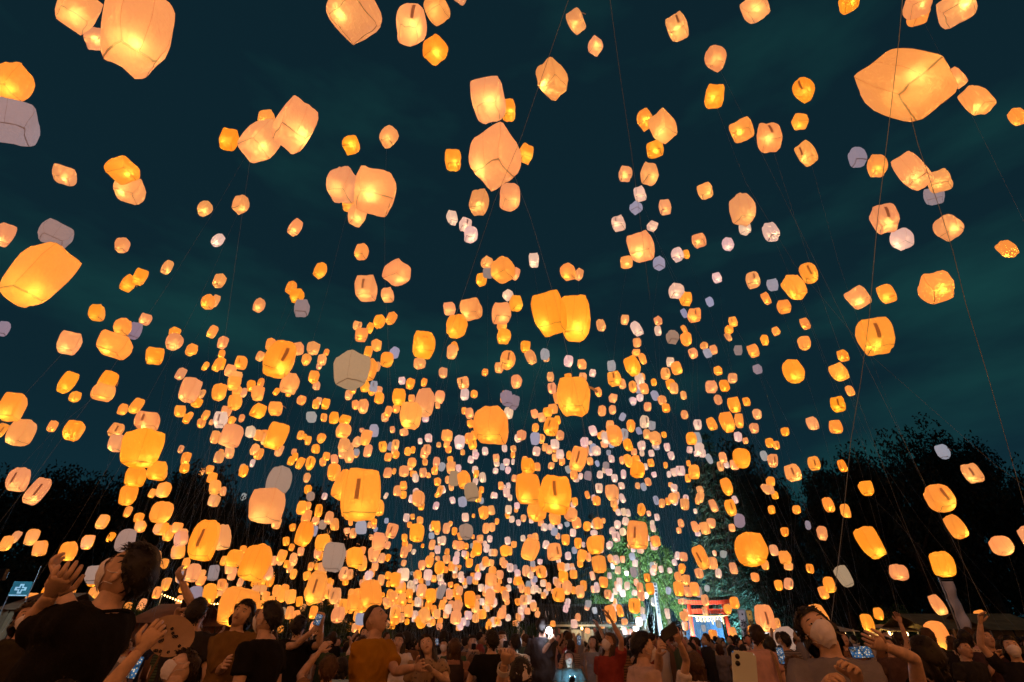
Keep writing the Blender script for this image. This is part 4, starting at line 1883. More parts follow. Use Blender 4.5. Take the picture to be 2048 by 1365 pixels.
for k in range(NVAR):
    d = make_deform(100 + k)
    rec = {"def": d, "panels": [], "pts": []}
    whole = MB()
    for kind, ax, sg in FACES:
        vs, fs, mi = face_grid(d, ax, sg, 9)
        m_ = MB(); m_.v = [tuple(p) for p in vs]; m_.f = fs; m_.mi = mi
        rec["panels"].append((kind, m_.mesh(kind + "_panel", [M["paper"], M["paper_rim"]], True)))
        vs2, fs2, mi2 = face_grid(d, ax, sg, 6)
        for f, q in zip(fs2, mi2):
            whole.add([vs2[i] for i in f], [(0, 1, 2, 3)], q)
        rec["pts"] += [tuple(p) for p in vs2]
    me = whole.mesh("lantern_bag", [M["paper"], M["paper_rim"]], True)
    bm = bmesh.new(); bm.from_mesh(me); bmesh.ops.remove_doubles(bm, verts=bm.verts, dist=1e-4); bm.to_mesh(me); bm.free()
    me.polygons.foreach_set("use_smooth", [True] * len(me.polygons))
    rec["whole"] = me
    rec["pts"] = np.array(rec["pts"])
    sm = MB()
    for ax in range(3):
        for s1 in (-1, 1):
            for s2 in (-1, 1):
                a = [0, 0, 0]; b = [0, 0, 0]
                o1, o2 = [i for i in range(3) if i != ax]
                a[ax], b[ax] = -1, 1
                a[o1] = b[o1] = s1; a[o2] = b[o2] = s2
                sm.tube(edge_line(d, a, b), 0.0048, 4)
    if k % 2 == 0:
        sm.tube(edge_line(d, (0.05, -1, -0.95), (0.0, -1, 0.95)), 0.0045, 4)
    rec["seam"] = sm.mesh("seam", [M["seam"]])
    tg = MB()
    tx = random.Random(k).uniform(-0.35, 0.35)
    n = 5
    vs, fs = [], []
    for i in range(n + 1):
        z = 0.46 - 0.88 * i / n
        for x in (tx - 0.115, tx + 0.115):
            p = d(Vector((x, -1, z))); p.y -= 0.02
            vs.append(p)
    for i in range(n):
        fs.append((2 * i, 2 * i + 1, 2 * i + 3, 2 * i + 2))
    bk = [Vector(p) + Vector((0, 0.008, 0)) for p in vs]
    o = len(vs)
    fs2 = [tuple(reversed([q + o for q in f])) for f in fs]
    rim = [(0, o, o + 1, 1), (2 * n, 2 * n + 1, o + 2 * n + 1, o + 2 * n)]
    for i in range(n):
        rim += [(2 * i, 2 * i + 2, o + 2 * i + 2, o + 2 * i), (2 * i + 1, o + 2 * i + 1, o + 2 * i + 3, 2 * i + 3)]
    tg.add(vs + bk, fs + fs2 + rim)
    rec["tag"] = tg.mesh("tag_strip", [M["tag"]])
    q = MB()
    c = Vector((random.Random(k + 50).uniform(-.40, .40), random.Random(k + 70).uniform(-.62, -.45), -0.80))
    pa_ = rec["pts"]
    for _ in range(12):          # keep the lamp clear of the paper
        if np.sqrt(((pa_ - np.array(c)) ** 2).sum(1)).min() > 0.27:
            break
        c = c.lerp(Vector((0, 0, -0.55)), 0.12)
    R_ = 0.08
    q.add([c + Vector(t) * R_ for t in ((1, 0, 0), (0, 1, 0), (-1, 0, 0), (0, -1, 0), (0, 0, 1), (0, 0, -1))],
          [(0, 1, 4), (1, 2, 4), (2, 3, 4), (3, 0, 4), (1, 0, 5), (2, 1, 5), (3, 2, 5), (0, 3, 5)])
    rec["led"] = q.mesh("led_lamp", [M["led"]])
    rec["led_c"] = c
    # small version for the far ones
    far = MB()
    for kind, ax, sg in FACES:
        vs2, fs2, mi2 = face_grid(d, ax, sg, 3)
        far.add(vs2, fs2)
    rec["far"] = (np.array(far.v), far.f)
    LV.append(rec)
LVC = sorted(LV, key=lambda q: q["def"].amp)
fl = MB()
fl.add([(0, 0, 0), (0.16, 0, 0.03), (0.42, 0.02, -0.30), (0.28, 0.02, -0.36)], [(0, 1, 2, 3)])
fl.add([(0.28, 0.02, -0.36), (0.42, 0.02, -0.30), (0.56, 0.05, -0.66), (0.44, 0.05, -0.70)], [(0, 1, 2, 3)])
FLAP = fl.mesh("paper_strip", [M["strip"]])

# ---------------------------------------------------------------- lanterns: reading and placing
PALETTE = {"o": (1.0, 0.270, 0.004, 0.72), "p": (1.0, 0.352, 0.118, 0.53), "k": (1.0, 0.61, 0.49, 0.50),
           "g": (1.0, 0.80, 0.90, 0.16), "b": (0.82, 0.86, 1.0, 0.24), "d": (1.0, 0.66, 0.44, 0.22)}  # unlit kinds: faint emission painted in for ambient light on the paper
LEDC = {"o": (1.0, 0.48, 0.04), "p": (1.0, 0.50, 0.10), "k": (1.0, 0.58, 0.28)}
WORDS = {"o": "orange", "p": "peach", "k": "pale pink", "g": "unlit grey", "b": "unlit bluish", "d": "unlit tan"}
items = []
for ln in LANTERNS.strip().splitlines():
    body, _, nick = ln.partition("|")
    t = body.split()
    it = {"x": float(t[0]), "y": float(t[1]), "w": float(t[2]), "h": float(t[3]), "c": t[4][0], "tag": "t" in t[4][1:], "nick": nick.strip(), "s": 1.0, "r": None, "yaw": None}
    for q in t[5:]:
        if q[0] == "s": it["s"] = float(q[1:])
        if q[0] == "r": it["r"] = float(q[1:])
        if q[0] == "y": it["yaw"] = float(q[1:])
    items.append(it)
xr = random.Random(321)          # the glowing haze of tiny ones low over the crowd
for k in range(580):
    if k < 210:
        x, y = xr.uniform(420, 1340), 1085 + 165 * xr.random() ** 0.8
    elif k < 290:
        x, y = xr.uniform(820, 1400), xr.uniform(880, 1090)
    elif k < 330:
        x, y = xr.uniform(330, 900), xr.uniform(760, 1090)
    elif k < 430:
        x, y = xr.uniform(260, 860), 1095 + 165 * xr.random()
    elif k >= 480:
        x, y = xr.uniform(340, 1420), 640 + 280 * xr.random() ** 0.6
    else:
        x, y = xr.uniform(760, 1120), xr.uniform(1140, 1262)
    w = xr.uniform(8, 14.5) if k < 290 or 430 <= k < 480 else xr.uniform(9, 16) if k < 330 else xr.uniform(11, 22)
    c = xr.choice("ooopp" if x < 800 else "oopkk" if x < 1050 else "opkkkb")
    items.append({"x": x, "y": y, "w": w, "h": w * xr.uniform(1.12, 1.45), "c": c, "tag": xr.random() < 0.12, "nick": "", "s": 1.0, "r": None, "yaw": None})
for it in items:
    it["w"] *= 1.06; it["h"] *= 1.06
items.sort(key=lambda i: -(i["w"] * i["h"]) - (1e9 if i["nick"] else 0))
cF, cU = np.array(C_F), np.array(C_U)
camp = np.array(CAM)
def project(P):
    v = P - camp
    zc = v @ cF
    return CX + FPX * v[:, 0] / zc, CY - FPX * (v @ cU) / zc
def place(it, k):
    r = random.Random(int(it["x"] * 7919 + it["y"] * 104729 + it["w"] * 31))
    it["var"] = r.choice(LVC[:8] if it["w"] > 75 else LV)
    base = 0.205 * it["s"] * r.uniform(0.95, 1.05)
    pts = it["var"]["pts"]
    d0 = ray(it["x"], it["y"])
    zc = FPX * 0.44 * it["s"] / it["w"]
    tx_, ty_ = it["x"], it["y"]
    hz = 1.0
    az = math.atan2(-d0.x, d0.y)
    if it["yaw"] is not None:
        yo = it["yaw"] * R(45)
    elif it["tag"]:
        yo = R(r.uniform(-22, 22))
    else:
        yo = R(r.uniform(-48, 48))
    ax = Vector((r.gauss(0, 1), r.gauss(0, 1), 0)).normalized()
    rot = Matrix.Rotation(R(r.gauss(0, 6)), 3, ax) @ rotz(az + yo)
    roll = it["r"] if it["r"] is not None else r.gauss(0, 5)
    rot = Matrix.Rotation(R(roll), 3, d0.normalized()) @ rot
    rm = np.array(rot)
    for _ in range(6):
        loc = np.array(at_depth(tx_, ty_, zc))
        P = (pts * np.array([base, base, base * hz])) @ rm.T + loc
        px, py = project(P)
        w, h = px.max() - px.min(), py.max() - py.min()
        zc *= w / it["w"]
        hz = min(1.6, max(0.70, hz * ((it["h"] / h) * (w / it["w"])) ** 0.9))
        tx_ += it["x"] - (px.max() + px.min()) / 2
        ty_ += it["y"] - (py.max() + py.min()) / 2
    loc = at_depth(tx_, ty_, zc)
    it["loc"], it["rot"], it["sc"], it["hz"], it["zc"] = loc, rot, base, hz, zc
    it["mat"] = Matrix.Translation(loc) @ rot.to_4x4() @ Matrix.Diagonal((base, base, base * hz, 1))
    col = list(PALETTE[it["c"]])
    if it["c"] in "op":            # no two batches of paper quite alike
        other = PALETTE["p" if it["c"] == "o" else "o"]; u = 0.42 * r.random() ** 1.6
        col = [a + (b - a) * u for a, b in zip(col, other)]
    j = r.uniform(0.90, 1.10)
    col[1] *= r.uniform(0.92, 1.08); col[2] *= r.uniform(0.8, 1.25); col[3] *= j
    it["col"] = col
    it["r_"] = r
for k, it in enumerate(items):
    place(it, k)

def string_points(it):
    r = it["r_"]
    a = it["mat"] @ Vector((0, 0, -1.1))
    hgt = max(0.2, a.z - 1.7)
    b = Vector((a.x + r.gauss(0, 0.16) * hgt, a.y + r.gauss(0.06, 0.16) * hgt, min(1.7, a.z - 0.15)))
    if b.y < 2.6:
        b.y = 2.6 + r.random()
    sag = Vector((r.gauss(0, 0.05), r.gauss(0, 0.05), -0.04)) * hgt
    return [a.lerp(b, u) + sag * (4 * u * (1 - u)) for u in (0, 0.2, 0.4, 0.6, 0.8, 1.0)]

# labels: each lantern told apart by a landmark lantern beside it
lands = [i for i in items if i["nick"]]
def size_word(it):
    w = it["w"]
    return "large" if w >= 44 else "medium" if w >= 28 else "small" if w >= 18 else "tiny"
DIRS = ["right of", "above right of", "above", "above left of", "left of", "below left of", "below", "below right of"]
ORD = ["closest", "second closest", "third closest", "fourth closest", "fifth closest", "sixth closest", "seventh closest", "eighth closest", "ninth closest"]
N_IND = 300
ind, rest = items[:N_IND], items[N_IND:]
pool = {}
for it in ind:
    if it["nick"]:
        it["label"] = it["nick"]
        continue
    L_ = min(lands, key=lambda q: (q["x"] - it["x"]) ** 2 + (q["y"] - it["y"]) ** 2)
    an = math.degrees(math.atan2(-(it["y"] - L_["y"]), it["x"] - L_["x"])) % 360
    dr = DIRS[int((an + 22.5) // 45) % 8]
    base = "%s %s%s lantern %s the %s" % (size_word(it), "tagged " if it["tag"] else "", WORDS[it["c"]], dr, L_["nick"])
    pool.setdefault(base, []).append(((it["x"] - L_["x"]) ** 2 + (it["y"] - L_["y"]) ** 2, it))
for base, lst in pool.items():
    lst.sort(key=lambda q: q[0])
    for k, (_, it) in enumerate(lst):
        it["label"] = base if len(lst) == 1 else base + ", " + ORD[min(k, 8)]
for it in ind:
    wds = it["label"].split()
    if len(wds) > 16:
        it["label"] = " ".join(w for w in wds if w not in ("the",))

GROUP_L = "paper lanterns afloat over the crowd"
def add_string(it, root, name="tether_string"):
    pts = string_points(it)
    dist = (it["loc"] - CAM).length
    m_ = MB(); m_.tube(pts, 0.0004 + 0.00006 * dist, 3, False)
    inv = root_inv(it)
    m_.v = [tuple(inv @ Vector(p)) for p in m_.v]
    return m_.build(name, M["string"], root)
def root_inv(it):
    return it["mat"].inverted()
for it in ind:
    v = it["var"]
    big = it["w"] >= 40 or it["nick"]
    if big:
        root = bpy.data.objects.new("sky_lantern", None); COL.objects.link(root)
        root.empty_display_size = 0.2
        for kind, me in v["panels"]:
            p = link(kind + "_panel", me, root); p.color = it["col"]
        link("seam", v["seam"], root)
    else:
        root = link("sky_lantern", v["whole"])
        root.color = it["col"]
    root.matrix_world = it["mat"]
    tag(root, it["label"], "lantern", GROUP_L)
    if it["c"] in LEDC:
        l_ = link("led_lamp", v["led"], root)
        l_.color = (*LEDC[it["c"]], 0.80 * it["r_"].uniform(0.6, 1.3) * (0.6 + 0.4 * min(1.0, it["w"] / 60)))
    if it["tag"]:
        link("tag_strip", v["tag"], root)
    if it["nick"] == "large orange lantern with a flapping strip" or (not it["tag"] and not it["nick"] and it["w"] > 18 and it["r_"].random() < 0.10):
        f = link("paper_strip", FLAP, root); f.location = (0.80, -0.3, 0.5); f.rotation_euler = (0, it["r_"].uniform(-.5, .3), it["r_"].uniform(-.4, .4))
    if it["nick"] == "orange lantern with two small dark marks":
        for s in (-0.05, 0.22):
            m_ = MB()
            p = v["def"](Vector((s, -1, 0.15))); m_.box((p.x, p.y - 0.02, p.z), (0.12, 0.01, 0.14)); m_.build("small_mark", M["tag"], root)
    if it["r_"].random() < (0.12 if it["y"] < 620 else 0.7 if 700 < it["x"] < 1450 else 0.3):
        add_string(it, root)

# ---------------------------------------------------------------- the countless far lanterns as one mass
def lantern_mass(name, group, label, strings=True):
    fv, ff, fc, fm = [], [], [], []
    for it in group:
        vs, fs = it["var"]["far"]
        mt = it["mat"]
        P = (vs * np.array([it["sc"], it["sc"], it["sc"] * it["hz"]])) @ np.array(it["rot"]).T + np.array(it["loc"])
        o = len(fv)
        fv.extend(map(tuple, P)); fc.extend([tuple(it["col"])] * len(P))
        for f in fs:
            ff.append(tuple(i + o for i in f)); fm.append(0)
        if it["c"] in LEDC:
            c = it["var"]["led_c"]
            o = len(fv)
            lc = (*LEDC[it["c"]], 0.60)
            for t in ((1, 0, 0), (0, 1, 0), (-1, 0, 0), (0, -1, 0), (0, 0, 1), (0, 0, -1)):
                fv.append(tuple(mt @ (c + Vector(t) * 0.08))); fc.append(lc)
            for f in ((0, 1, 4), (1, 2, 4), (2, 3, 4), (3, 0, 4), (1, 0, 5), (2, 1, 5), (3, 2, 5), (0, 3, 5)):
                ff.append(tuple(i + o for i in f)); fm.append(1)
        if it["tag"]:
            tm = it["var"]["tag"]
            o = len(fv)
            for q in tm.vertices:
                fv.append(tuple(mt @ q.co)); fc.append((0, 0, 0, 0))
            for q in tm.polygons:
                ff.append(tuple(i + o for i in q.vertices)); fm.append(3)
        if not strings or (it["x"] > 1450 and it["r_"].random() < 0.6):
            continue
        sb = MB()
        dist = (it["loc"] - CAM).length
        for rep in range(1):
            sb.tube(string_points(it), 0.0004 + 0.00006 * dist, 3, False)
        o = len(fv)
        fv.extend(sb.v); fc.extend([(0, 0, 0, 0)] * len(sb.v))
        for f in sb.f:
            ff.append(tuple(i + o for i in f)); fm.append(2)
    me = bpy.data.meshes.new(name)
    me.from_pydata(fv, [], ff)
    for m_ in (M["paper_far"], M["led_far"], M["string"], M["tag"]):
        me.materials.append(m_)
    me.polygons.foreach_set("material_index", fm)
    me.polygons.foreach_set("use_smooth", [True] * len(ff))
    ca = me.color_attributes.new("lamp", "FLOAT_COLOR", "POINT")
    ca.data.foreach_set("color", np.array(fc, dtype=np.float32).ravel())
    me.update()
    o_ = link(name, me)
    o_["kind"] = "stuff"
    return tag(o_, label, "lanterns")
lantern_mass("far_lanterns", rest, "countless tiny glowing paper lanterns far over the crowd")
# the field of lanterns goes on unseen overhead and behind, added to light the crowd
r = random.Random(99)
over = []
while len(over) < 1300:
    P = Vector((r.uniform(-12, 12), r.uniform(-11, 9), 2.6 + 6.5 * r.random() ** 1.5))
    v = P - CAM
    if v.length < 2.0:
        continue
    zc = v.dot(C_F)
    if zc > 0.05:
        px, py = CX + FPX * v.x / zc, CY - FPX * v.dot(C_U) / zc
        mg = 0.75 * FPX / zc
        if -mg < px < 2048 + mg and -mg < py < 1365 + mg:
            continue
    it = {"var": LV[r.randrange(NVAR)], "loc": P, "rot": Matrix.Rotation(R(r.gauss(0, 6)), 3, "X") @ rotz(r.uniform(0, 6.28)), "sc": 0.205 * r.uniform(0.95, 1.05), "hz": r.uniform(0.9, 1.2), "c": r.choice("opp"), "tag": False, "r_": r}
    it["mat"] = Matrix.Translation(P) @ it["rot"].to_4x4() @ Matrix.Diagonal((it["sc"], it["sc"], it["sc"] * it["hz"], 1))
    it["col"] = list(PALETTE[it["c"]])
    over.append(it)
lantern_mass("unseen_fill_lanterns", over, "unseen paper lanterns overhead and behind, added to light the crowd", False)

# ---------------------------------------------------------------- long strings of lanterns beyond the frame
def long_string(pix, z0, z1, label, rad=0.0022):
    pts = []
    n = len(pix)
    P0, P1 = at_depth(*pix[0], z0), at_depth(*pix[-1], z1)
    for i, (x, y) in enumerate(pix):
        u = i / (n - 1)
        pts.append(at_depth(x, y, 1 / ((1 - u) / z0 + u / z1)))
    m_ = MB(); m_.tube(pts, rad, 5, False)
    o = m_.build("tether_string", M["string"])
    tag(o, label, "string", "long lantern strings crossing the sky")
long_string([(1162, -75), (1137, 0), (1080, 165), (1040, 282), (990, 400), (930, 580), (880, 720)], 3.2, 5.6, "long pale string slanting down left from the upper middle", 0.0015)
long_string([(1216, -60), (1220, 0), (1240, 150), (1262, 300), (1283, 460), (1300, 600)], 3.2, 6.0, "long pale string falling from the top edge right of centre", 0.0013)
long_string([(1814, -90), (1805, 0), (1798, 80), (1778, 250), (1755, 440), (1738, 640), (1722, 760), (1702, 880), (1684, 1060), (1664, 1230), (1658, 1275)], 3.3, 3.6, "long string running down behind the giant tilted lantern", 0.0020)
long_string([(1822, 235), (1836, 290), (1880, 420), (1905, 500), (1932, 610), (1975, 750), (2012, 880), (2046, 1000), (2075, 1100)], 2.9, 3.4, "long string slanting down to the right edge", 0.0016)

# ---------------------------------------------------------------- people: building blocks
def head_surface(az, el, nose=True):
    """point on the head; az 0 = straight ahead (+y), positive to the person's right (+x); el up"""
    x, y, z = math.cos(el) * math.sin(az), math.cos(el) * math.cos(az), math.sin(el)
    P = Vector((x * 0.075, y * 0.094, z * 0.112))
    if z < 0:
        k = -z
        P.x *= 1 - 0.30 * k ** 1.5
        if y < 0:
            P.y *= 1 - 0.30 * k
        else:
            P.y += 0.008 * k
    if y > 0:
        a = abs(P.x)
        G = lambda dx, dz: math.exp(-dx * dx - dz * dz)
        P.y -= 0.006 * max(0, y - 0.5)
        if nose:
            P.y += 0.017 * G(P.x / 0.011, (P.z + 0.008) / 0.022) + 0.010 * G(P.x / 0.014, (P.z + 0.022) / 0.010)
        P.y -= 0.009 * G((a - 0.031) / 0.015, (P.z - 0.012) / 0.012)
        P.y += 0.005 * G((a - 0.030) / 0.022, (P.z - 0.032) / 0.009)
        P.y += 0.004 * G((a - 0.042) / 0.018, (P.z + 0.020) / 0.018)
        P.y += 0.006 * G(P.x / 0.022, (P.z + 0.045) / 0.006) + 0.005 * G(P.x / 0.020, (P.z + 0.058) / 0.006)
        P.y += 0.009 * G(P.x / 0.020, (P.z + 0.090) / 0.016)
    return P
def grid_mesh(mb, fn, nu, nv, wrap=False, mi=None):
    vs, fs = [], []
    for i in range(nv + 1):
        for j in range(nu + (0 if wrap else 1)):
            vs.append(fn(j / nu, i / nv))
    w = nu if wrap else nu + 1
    for i in range(nv):
        for j in range(nu):
            j2 = (j + 1) % nu if wrap else j + 1
            fs.append((i * w + j, i * w + j2, (i + 1) * w + j2, (i + 1) * w + j))
    mb.add(vs, fs, mi)
def build_head(nu=52, nv=36):
    m_ = MB()
    def fn(u, v):
        t = 2 * math.pi * u - math.pi
        az = t - 0.55 * math.sin(t)          # denser towards the face
        return head_surface(az, math.pi / 2 - math.pi * v)
    grid_mesh(m_, fn, nu, nv, True)
    for s in (-1, 1):
        m_.ell((s * 0.075, -0.006, -0.004), (0.008, 0.019, 0.031), 8, 6, Euler((0.15, 0, s * 0.35)).to_matrix())
        m_.ell((s * 0.079, -0.010, 0.010), (0.006, 0.014, 0.016), 6, 5, Euler((0.15, 0, s * 0.45)).to_matrix())
    return m_
HEAD = build_head()
HEAD_LOW = build_head(26, 18)

def hair_limit(az, style):
    a = abs((az + math.pi) % (2 * math.pi) - math.pi)
    if style == "buzz":
        f, s, b = 44, 14, -30
    elif style in ("long", "bob"):
        f, s, b = 34, -8, -40
    else:
        f, s, b = 36, 6, -36
    if a < 1.0:
        v = f
    elif a < 1.75:
        v = f + (s - f) * (a - 1.0) / 0.75
    else:
        v = s + (b - s) * (a - 1.75) / (math.pi - 1.75)
    return math.radians(v)
def build_hair(style, seed, length=0.30):
    r = random.Random(seed)
    off = Vector((r.uniform(0, 50), r.uniform(0, 50), 0))
    th = {"buzz": 0.007, "short": 0.022, "long": 0.020, "bob": 0.022}[style]
    m_ = MB()
    def cap(u, v):
        az = 2 * math.pi * u - math.pi
        lim = hair_limit(az, style)
        el = math.pi / 2 - v * (math.pi / 2 - lim)
        P = head_surface(az, el, False)
        n = P.normalized()
        k = th * (1.0 if v < 0.85 else max(0.22, (1 - v) / 0.15))
        k += (0.010 if style != "buzz" else 0.001) * mnoise.noise(P * 26 + off) * (1 if v < 0.97 else 0.3)
        return P + n * k
    grid_mesh(m_, cap, 40, 14, True)
    if style in ("long", "bob"):
        L_ = length if style == "long" else 0.11
        a0 = 1.05 if style == "long" else 1.25
        for layer in (0, 1):
            def cur(u, v):
                az = a0 + (2 * math.pi - 2 * a0) * u
                P = head_surface(az, hair_limit(az, style) + 0.30, False)
                P = P + P.normalized() * (th * (0.9 - 0.55 * layer))
                w = 0.012 * math.sin(u * 31 + v * 4 + layer) + 0.012 * mnoise.noise(Vector((u * 9, v * 3, seed + layer)))
                flare = 1 + (0.10 if style == "long" else 0.05) * math.sin(min(1, v) * 2.6)
                q = Vector((P.x * flare, P.y * flare - (0.02 if style == "long" else 0) * v, P.z - v * L_ * (0.9 + 0.12 * math.sin(u * 40 + layer * 2))))
                q += Vector((P.x, P.y, 0)).normalized() * w
                return q
            grid_mesh(m_, cur, 34, 9)
    n = {"buzz": 0, "short": 260, "long": 170, "bob": 150}[style]
    for _ in range(n):
        az = r.uniform(-math.pi, math.pi)
        lim = hair_limit(az, style)
        el = math.pi / 2 - (r.random() ** 0.6) * (math.pi / 2 - lim)
        P = head_surface(az, el, False); nn = P.normalized()
        dn = Vector((0, 0, -1)) - nn * nn.dot(Vector((0, 0, -1)))
        dn = (dn.normalized() if dn.length > 0.05 else Vector((r.gauss(0, 1), r.gauss(0, 1), 0)).normalized()) + Vector((r.gauss(0, .5), r.gauss(0, .5), r.gauss(0, .2)))
        dn.normalize()
        sd = nn.cross(dn).normalized()
        P0 = P + nn * th * 0.7
        l_ = r.uniform(0.018, 0.034)
        w_ = r.uniform(0.003, 0.008)
        tip = P0 + dn * l_ + nn * r.uniform(0.0, 0.009)
        mid = P0 + dn * l_ * 0.5 + nn * 0.008
        m_.add([P0 - sd * w_, P0 + sd * w_, mid + sd * w_ * .8, mid - sd * w_ * .8, tip], [(0, 1, 2, 3), (3, 2, 4)])
    return m_.mesh("hair", [M["hair"]], True)
def build_mask():
    m_ = MB()
    def fn(u, v):
        az = math.radians(-66 + 132 * u)
        top = 4 - 16 * abs(2 * u - 1) ** 1.5
        el = math.radians(top + (-64 - top) * v)
        P = head_surface(az, el, False)
        c = math.sin(math.pi * u)
        P += P.normalized() * (0.006 + 0.012 * c * math.sin(math.pi * min(1, v * 1.1)))
        P.y += 0.012 * c * math.exp(-((v - 0.12) / 0.2) ** 2)
        P.z += 0.0015 * math.sin(v * 24)
        return P
    grid_mesh(m_, fn, 18, 14)
    for s in (-1, 1):
        for el_ in (-0.10, -0.72):
            a = head_surface(s * 1.13, el_, False) * 1.06
            b = head_surface(s * 1.35, (el_ + 0.0) * 0.6, False) * 1.05
            m_.tube([a, b, Vector((s * 0.084, -0.022, 0.02 if el_ > -0.4 else -0.03))], 0.0016, 4)
    return m_.mesh("face_mask", [M["mask"]], True)
MASK = build_mask()
def build_eyes():
    m_ = MB()
    for s in (-1, 1):
        m_.ell((s * 0.031, 0.0765, 0.011), (0.0135, 0.006, 0.0052), 10, 6, None, 0)
        m_.ell((s * 0.031, 0.0795, 0.011), (0.0058, 0.0045, 0.0050), 8, 6, None, 1)
        pts = [Vector((s * (0.014 + 0.036 * k / 5), 0.0, 0.030 + 0.005 * math.sin(math.pi * k / 5))) for k in range(6)]
        for p in pts:
            p.y = 0.0885 - abs(p.x) * 0.22
        m_.tube(pts, [0.0022, 0.0032, 0.0034, 0.003, 0.002, 0.001], 5, True, None, 1)
    return m_.mesh("eyes", [M["eyewhite"], M["eye"]], True)
EYES = build_eyes()
def build_lips():
    m_ = MB()
    for z, h in ((-0.0455, 0.0036), (-0.0545, 0.0042)):
        m_.tube([(x, 0.0925 - abs(x) * 0.42, z - 0.0 + (0.0018 if abs(x) < .012 else 0)) for x in (-0.022, -0.012, 0, 0.012, 0.022)], [0.001, h, h, h, 0.001], 6)
    return m_.mesh("lips", [M["lip"]], True)
LIPS = build_lips()
def build_cap():
    m_ = MB()
    def dome(u, v):
        az = 2 * math.pi * u - math.pi
        lim = math.radians(20 if math.cos(az) > 0 else 8)
        P = head_surface(az, math.pi / 2 - v * (math.pi / 2 - lim), False)
        return P + P.normalized() * 0.020
    grid_mesh(m_, dome, 28, 10, True)
    def brim(u, v):
        az = math.radians(-58 + 116 * u)
        P = head_surface(az, math.radians(21), False); P += P.normalized() * 0.02
        return P + Vector((math.sin(az) * 0.2, math.cos(az), -0.12)) * (0.075 * v * math.sin(math.pi * (0.15 + 0.7 * u)))
    grid_mesh(m_, brim, 16, 5)
    return m_.mesh("cap", [M["cloth"]], True)
CAPM = build_cap()

HAIRS = {}
def hair_mesh(style, seed, length=0.30):
    k = (style, seed, length)
    if k not in HAIRS:
        HAIRS[k] = build_hair(style, seed, length)
    return HAIRS[k]

def build_hand(mb, wrist, direction, palm, side, curl, spread=0.06, s=1.0):
    """five fingers on a palm; side +1 right hand; palm = direction the palm faces"""
    d = Vector(direction).normalized()
    n = Vector(palm); n = (n - d * n.dot(d))
    n = n.normalized() if n.length > 1e-4 else d.orthogonal().normalized()
    a = d.cross(n) * side                     # towards the thumb
    W = Vector(wrist)
    mb.tube([W - d * 0.03 * s, W + d * 0.005 * s, W + d * 0.04 * s, W + d * 0.082 * s, W + d * 0.094 * s],
            [(0.024 * s, 0.018 * s), (0.027 * s, 0.016 * s), (0.040 * s, 0.015 * s), (0.041 * s, 0.013 * s), (0.034 * s, 0.009 * s)], 10, True, n)
    lens = [0.072, 0.080, 0.074, 0.058]
    for k in range(4):
        o = (1.5 - k) * 0.0205
        b = W + d * (0.084 - abs(k - 1) * 0.004) * s + a * o * s
        dirn = (d + a * (1.5 - k) * spread).normalized()
        c = curl * (1 + 0.12 * k)
        pts = [b]
        cur = dirn
        ang = 0
        for seg, fr in enumerate((0.45, 0.32, 0.23)):
            ang += c * (0.8 if seg == 0 else 1.0)
            v = dirn * math.cos(ang) + n * math.sin(ang)
            pts.append(pts[-1] + v * lens[k] * fr * s)
        mb.tube(pts, [0.0106 * s, 0.0098 * s, 0.0088 * s, 0.0066 * s], 7)
    b = W + d * 0.022 * s + a * 0.030 * s
    t1 = (d * 0.65 + a * 0.75 + n * (0.15 + 0.35 * min(1, curl))).normalized()
    t2 = (d * 0.9 + a * (0.35 - 0.5 * min(1, curl)) + n * (0.2 + 0.6 * min(1, curl))).normalized()
    mb.tube([b - t1 * 0.012 * s, b + t1 * 0.036 * s, b + t1 * 0.036 * s + t2 * 0.030 * s, b + t1 * 0.036 * s + t2 * 0.052 * s], [0.014 * s, 0.0115 * s, 0.0098 * s, 0.0068 * s], 7)

WORK = bpy.data.scenes.new("work")
_work = bpy.data.objects.new("fused", bpy.data.meshes.new("fused"))
WORK.collection.objects.link(_work)
_rm = _work.modifiers.new("r", "REMESH"); _rm.mode = "VOXEL"
_sm = _work.modifiers.new("s", "SMOOTH"); _sm.factor = 0.5
_trash = []
def remesh(mb, voxel, smooth_it=6, wrinkle=0.0, seed=0):
    """fuse overlapping volumes into one continuous smooth skin"""
    me = mb.mesh("fused", [])
    _trash.append(me)
    _work.data = me
    _rm.voxel_size = voxel; _sm.iterations = smooth_it; 
    WORK.view_layers[0].update()
    out = bpy.data.meshes.new_from_object(_work.evaluated_get(WORK.view_layers[0].depsgraph))
    if wrinkle:
        sh = Vector((seed * 3.1, seed * 1.7, 0))
        n = len(out.vertices)
        co = np.empty(n * 3, dtype=np.float32); nr = np.empty(n * 3, dtype=np.float32)
        out.vertices.foreach_get("co", co); out.vertex_normals.foreach_get("vector", nr)
        co = co.reshape(-1, 3); nr = nr.reshape(-1, 3)
        w = np.array([mnoise.noise(Vector((x * 8 + z * 4, y * 8, z * 6 - x * 3)) + sh) + 0.6 * (1 - 2 * abs(mnoise.noise(Vector((x * 15 + z * 7, y * 15, z * 9)) + sh))) for x, y, z in co.tolist()], dtype=np.float32)
        out.vertices.foreach_set("co", (co + nr * (wrinkle * w)[:, None]).astype(np.float32).ravel())
        out.update()
    out.polygons.foreach_set("use_smooth", [True] * len(out.polygons))
    return out
def merge_into(me, mb, mat):
    """add the head and hands to the fused body so that the person is one mesh"""
    bm = bmesh.new(); bm.from_mesh(me)
    vs = [bm.verts.new(p) for p in mb.v]
    for f in mb.f:
        try:
            bm.faces.new([vs[i] for i in f]).smooth = True
        except ValueError:
            pass
    bmesh.ops.recalc_face_normals(bm, faces=bm.faces)
    bm.to_mesh(me); bm.free()
    me.materials.clear(); me.materials.append(mat)
    return me

